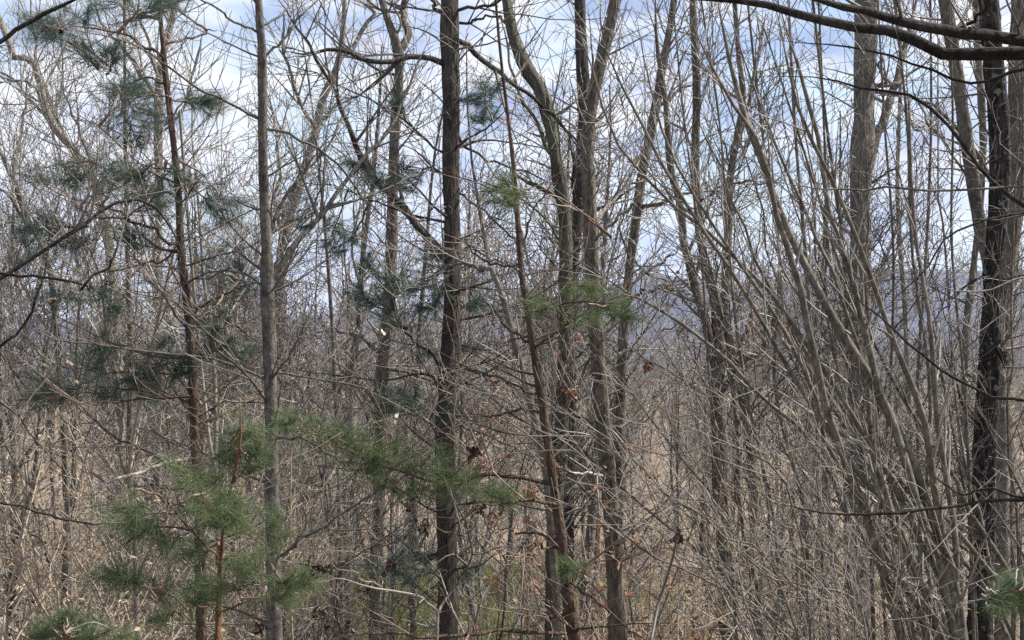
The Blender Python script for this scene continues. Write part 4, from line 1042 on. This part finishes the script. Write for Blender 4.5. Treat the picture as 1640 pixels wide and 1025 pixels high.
# understory saplings, nearer, standing among the big trunks
NTREE = len(KINDS)
for i, q in enumerate([('grey', 6.0, 0.035, 'bark_grey', 'twig_grey', 0.3, 0.10, 16), ('dark', 7.0, 0.042, 'bark_brown', 'twig_dark', 0, -0.14, 18),
                       ('tan', 5.0, 0.028, 'bark_grey', 'twig_tan', 0.25, -0.20, 16), ('pale', 6.5, 0.038, 'bark_pale', 'twig_pale', 0.4, 0.2, 16)]):
    tm, cm = proto(300 + i, q[1], q[2], q[3], q[4], q[5], q[6], q[7], 18 / FPX, lim=(0.2, 0.5), dn=0.8, low=0.15)
    KINDS.append((q[0], tm, cm))
pts_used.clear()
for (d0, d1, cnt, word) in ((13, 17, 7, 'near'), (17, 22, 16, 'second-rank'), (22, 28, 22, 'farther')):
    for i in range(cnt):
        s = free_spot(d0, d1, 0.5)
        if s is None: continue
        if d0 < 16 and 560 < s[0] < 900 or d0 < 20 and 960 < s[0] < 1140: continue
        k = NTREE + int(rb.integers(4))
        where = min(LAND, key=lambda q: abs(q[0] - s[0]))[1]
        size = rb.uniform(0.7, 1.25)
        lab = f"{word} {'tall' if size > 1 else 'short'} bare {KINDS[k][0]} sapling, {where}"
        if lab in used: continue
        used[lab] = 1
        place('bare_sapling', k, s[1], s[2], size, rb.uniform(0, 6.28), lab, 'sapling', 'understory saplings')
pts_used.clear()
for i in range(130):
    s = free_spot(60, 115, 1.8)
    if s is None: continue
    k = int(rb.integers(NTREE))
    where = min(LAND, key=lambda q: abs(q[0] - s[0]))[1]
    lab = f'faint distant {KINDS[k][0]} bare tree, {where}'
    if lab in used: continue
    used[lab] = 1
    place('bare_tree', k, s[1], s[2], rb.uniform(0.5, 0.72), rb.uniform(0, 6.28),
          lab, 'tree', 'distant trees of the far wood')

# far wood that reads as one mass
def far_wood(seed, n, d0, d1):
    rg = np.random.default_rng(seed)
    d = np.sqrt(rg.uniform(d0 ** 2, d1 ** 2, n)); px = rg.uniform(-150, 1790, n)
    x = (px - 820) / FPX * d
    z = ground_z(x, d)
    H = rg.uniform(6.5, 10.5, n)
    u = np.linspace(0, 1, 7)
    lean = rg.normal(size=(n, 2)) * 0.05
    X = np.zeros((n, 7, 3))
    X[:, :, 0] = x[:, None] + lean[:, :1] * H[:, None] * u + rg.normal(size=(n, 7)) * 0.08
    X[:, :, 1] = d[:, None] + lean[:, 1:] * H[:, None] * u
    X[:, :, 2] = z[:, None] - 0.2 + H[:, None] * u
    r = rg.uniform(0.06, 0.14, n)[:, None] * (1 - 0.85 * u)
    g = Geo(); g.tube(X, r, 4)
    P1, R1 = grow(rg, X, r, 1.4, 0.2, 1.0, (1.2, 3.6), (28, 60), 0.5, 0.05, 0.02, 0.25, 0.15, 6)
    g.tube(P1, R1, 3)
    P2, R2 = grow(rg, P1, R1, 2.2, 0.1, 1.0, (0.5, 1.6), (25, 60), 0.7, 0.025, 0.014, 0.2, 0.15, 4)
    g.tube(P2, R2, 3)
    return g
g = far_wood(41, 520, 95, 235)
o = link('far_wood', g.mesh('far_wood', 'twig_grey')); tag(o, 'distant grey-brown leafless wood below the ridge', 'wood', kind='stuff')

# ------------------------------------------------------------------ undergrowth, leaves, grass
def brush(name, label, seed, n, pxr, dr, hr, mat, dens=1.0, leaves=0, lmat='leaf_tan'):
    rg = np.random.default_rng(seed)
    d = rg.uniform(*dr, n); px = rg.uniform(*pxr, n)
    x = (px - 820) / FPX * d
    z = ground_z(x, d)
    H = rg.uniform(*hr, n)
    Q = 9; u = np.linspace(0, 1, Q)
    X = np.zeros((n, Q, 3)); X[:, 0] = np.stack([x, d, z - 0.05], 1)
    dirv = unit(rg.normal(size=(n, 3)) * np.array([0.55, 0.55, 0.05]) + np.array([0, 0, 1]))
    for q in range(1, Q):
        dirv = unit(dirv + rg.normal(size=(n, 3)) * 0.17)
        X[:, q] = X[:, q - 1] + dirv * (H / (Q - 1))[:, None]
    pm = min(np.mean(dr), 30) / FPX
    r = rg.uniform(0.9, 2.6, n)[:, None] * pm * (1 - 0.75 * u)
    g = Geo(); g.tube(X, r, 4)
    P2, R2 = grow(rg, X, r, 2.6 * dens, 0.15, 1.0, (0.25, 1.1), (25, 70), 0.7, 1.2 * pm, 0.42 * pm, 0.10, 0.18, 5)
    g.tube(P2, R2, 3)
    P3, R3 = grow(rg, P2, R2, 3.5 * dens, 0.1, 1.0, (0.1, 0.4), (25, 70), 0.8, 0.8 * pm, 0.40 * pm, 0.05, 0.2, 4)
    g.tube(P3, R3, 3)
    if leaves:
        pass
    o = link(name, g.mesh(name, mat)); tag(o, label, 'undergrowth', kind='stuff')
    if leaves:
        j = rg.integers(0, len(P3), leaves)
        lg = Geo(); leaf_into(lg, rg, P3[j, rg.integers(0, 4, leaves)], 0.055 if lmat == 'leaf_tan' else 0.085)
        q = link('leaves', lg.mesh('leaves', lmat, smooth=False), o); q['kind'] = 'stuff'
    return o
brush('thicket', 'dense tan thicket of thin stems and dead leaves below the dark red pine', 51, 210, (-60, 270), (13, 22), (1.4, 3.8), 'twig_tan', 1.0, 4200)
brush('brushwood', 'low tangle of bare brush around the foot of the smooth grey trunk', 52, 150, (250, 560), (18, 30), (1.2, 3.6), 'twig_grey', 1.0, 400)
brush('brushwood', 'sparse grey brush over the grassy flat by the furrowed trunk', 55, 40, (560, 880), (20, 32), (1.0, 3.0), 'twig_grey', 1.0, 200)
brush('brushwood', 'tan brush with rusty dead leaves between the reddish pine and the shrub', 53, 230, (850, 1300), (17, 30), (1.5, 4.2), 'twig_tan', 1.0, 5200, 'leaf_orange')
brush('brushwood', 'straw-coloured brush around the base of the fanning shrub and black trunk', 54, 190, (1250, 1700), (15, 24), (1.2, 3.6), 'twig_tan', 1.0, 700)

brush('far_brush', 'grey-brown brush clothing the floor of the hollow', 56, 800, (-100, 1740), (36, 60), (1.5, 4.5), 'twig_grey', 0.5, 0)
brush('far_brush', 'faint grey brush and whips on the far side of the hollow', 57, 1300, (-100, 1740), (58, 120), (2.0, 6.0), 'twig_pale', 0.3, 0)
rg = np.random.default_rng(61)
n = 16000
d = np.sqrt(rg.uniform(30 ** 2, 75 ** 2, n)); px = rg.uniform(-80, 1720, n); x = (px - 820) / FPX * d
lg = Geo(); C = np.stack([x, d, ground_z(x, d) + 0.02], 1); leaf_into(lg, rg, C, 0.13)
o = link('fallen_leaves', lg.mesh('fallen_leaves', 'leaf_litter', smooth=False)); tag(o, 'brown dead leaves carpeting the floor of the hollow', 'leaves', kind='stuff')
n = 42000
d = rg.uniform(30, 50, n); px = rg.normal(700, 190, n); x = (px - 820) / FPX * d
z = ground_z(x, d); hh = rg.uniform(0.15, 0.75, n)
a = rg.uniform(0, 6.28, n); wv = np.stack([np.cos(a), np.sin(a), 0 * a], 1) * 0.012
tip = np.stack([x + rg.normal(size=n) * 0.12, d + rg.normal(size=n) * 0.12, z + hh], 1); b0 = np.stack([x, d, z - 0.02], 1)
V = np.stack([b0 - wv, b0 + wv, tip], 1).reshape(-1, 3)
gg = Geo(); gg.add(V, np.arange(3 * n).reshape(-1, 3))
o = link('grass', gg.mesh('grass', 'grass_blade', smooth=False)); tag(o, 'yellow-green grass on the flat beyond the furrowed trunk', 'grass', kind='stuff')

# a few bleached dead leaves caught on twigs
for (cx, cy, s_, lab) in [(613, 526, 0.055, 'upper bleached white leaf caught on a twig before the forked trunk'), (634, 668, 0.045, 'lower bleached white leaf hanging before the forked trunk')]:
    rg = np.random.default_rng(int(cx)); lg = Geo(); leaf_into(lg, rg, W(cx, cy, 14.0)[None] + rg.normal(size=(3, 3)) * 0.02, s_)
    o = link('dead_leaf', lg.mesh('dead_leaf', 'leaf_bleached', smooth=False)); tag(o, lab, 'leaf', 'bleached leaves')

# ------------------------------------------------------------------ haze
m = bpy.data.materials.new('haze'); m.use_nodes = True; t = m.node_tree; t.nodes.clear()
mo = t.nodes.new('ShaderNodeOutputMaterial'); pv = t.nodes.new('ShaderNodeVolumePrincipled')
pv.inputs['Color'].default_value = (0.42, 0.58, 1.0, 1); pv.inputs['Density'].default_value = 0.00012; pv.inputs['Anisotropy'].default_value = 0.1
t.links.new(pv.outputs[0], mo.inputs['Volume'])
MAT['haze'] = m
x0, x1, y0, y1, z0, z1 = -5200, 5200, -200, 4400, -125, 180
V = np.array([(x, y, z) for x in (x0, x1) for y in (y0, y1) for z in (z0, z1)], float)
g = Geo(); g.add(V, np.array([[0, 1, 3, 2], [4, 6, 7, 5], [0, 4, 5, 1], [2, 3, 7, 6], [0, 2, 6, 4], [1, 5, 7, 3]]))
o = link('haze', g.mesh('haze', 'haze', smooth=False)); tag(o, 'thin blue haze in the far air', kind='stuff')
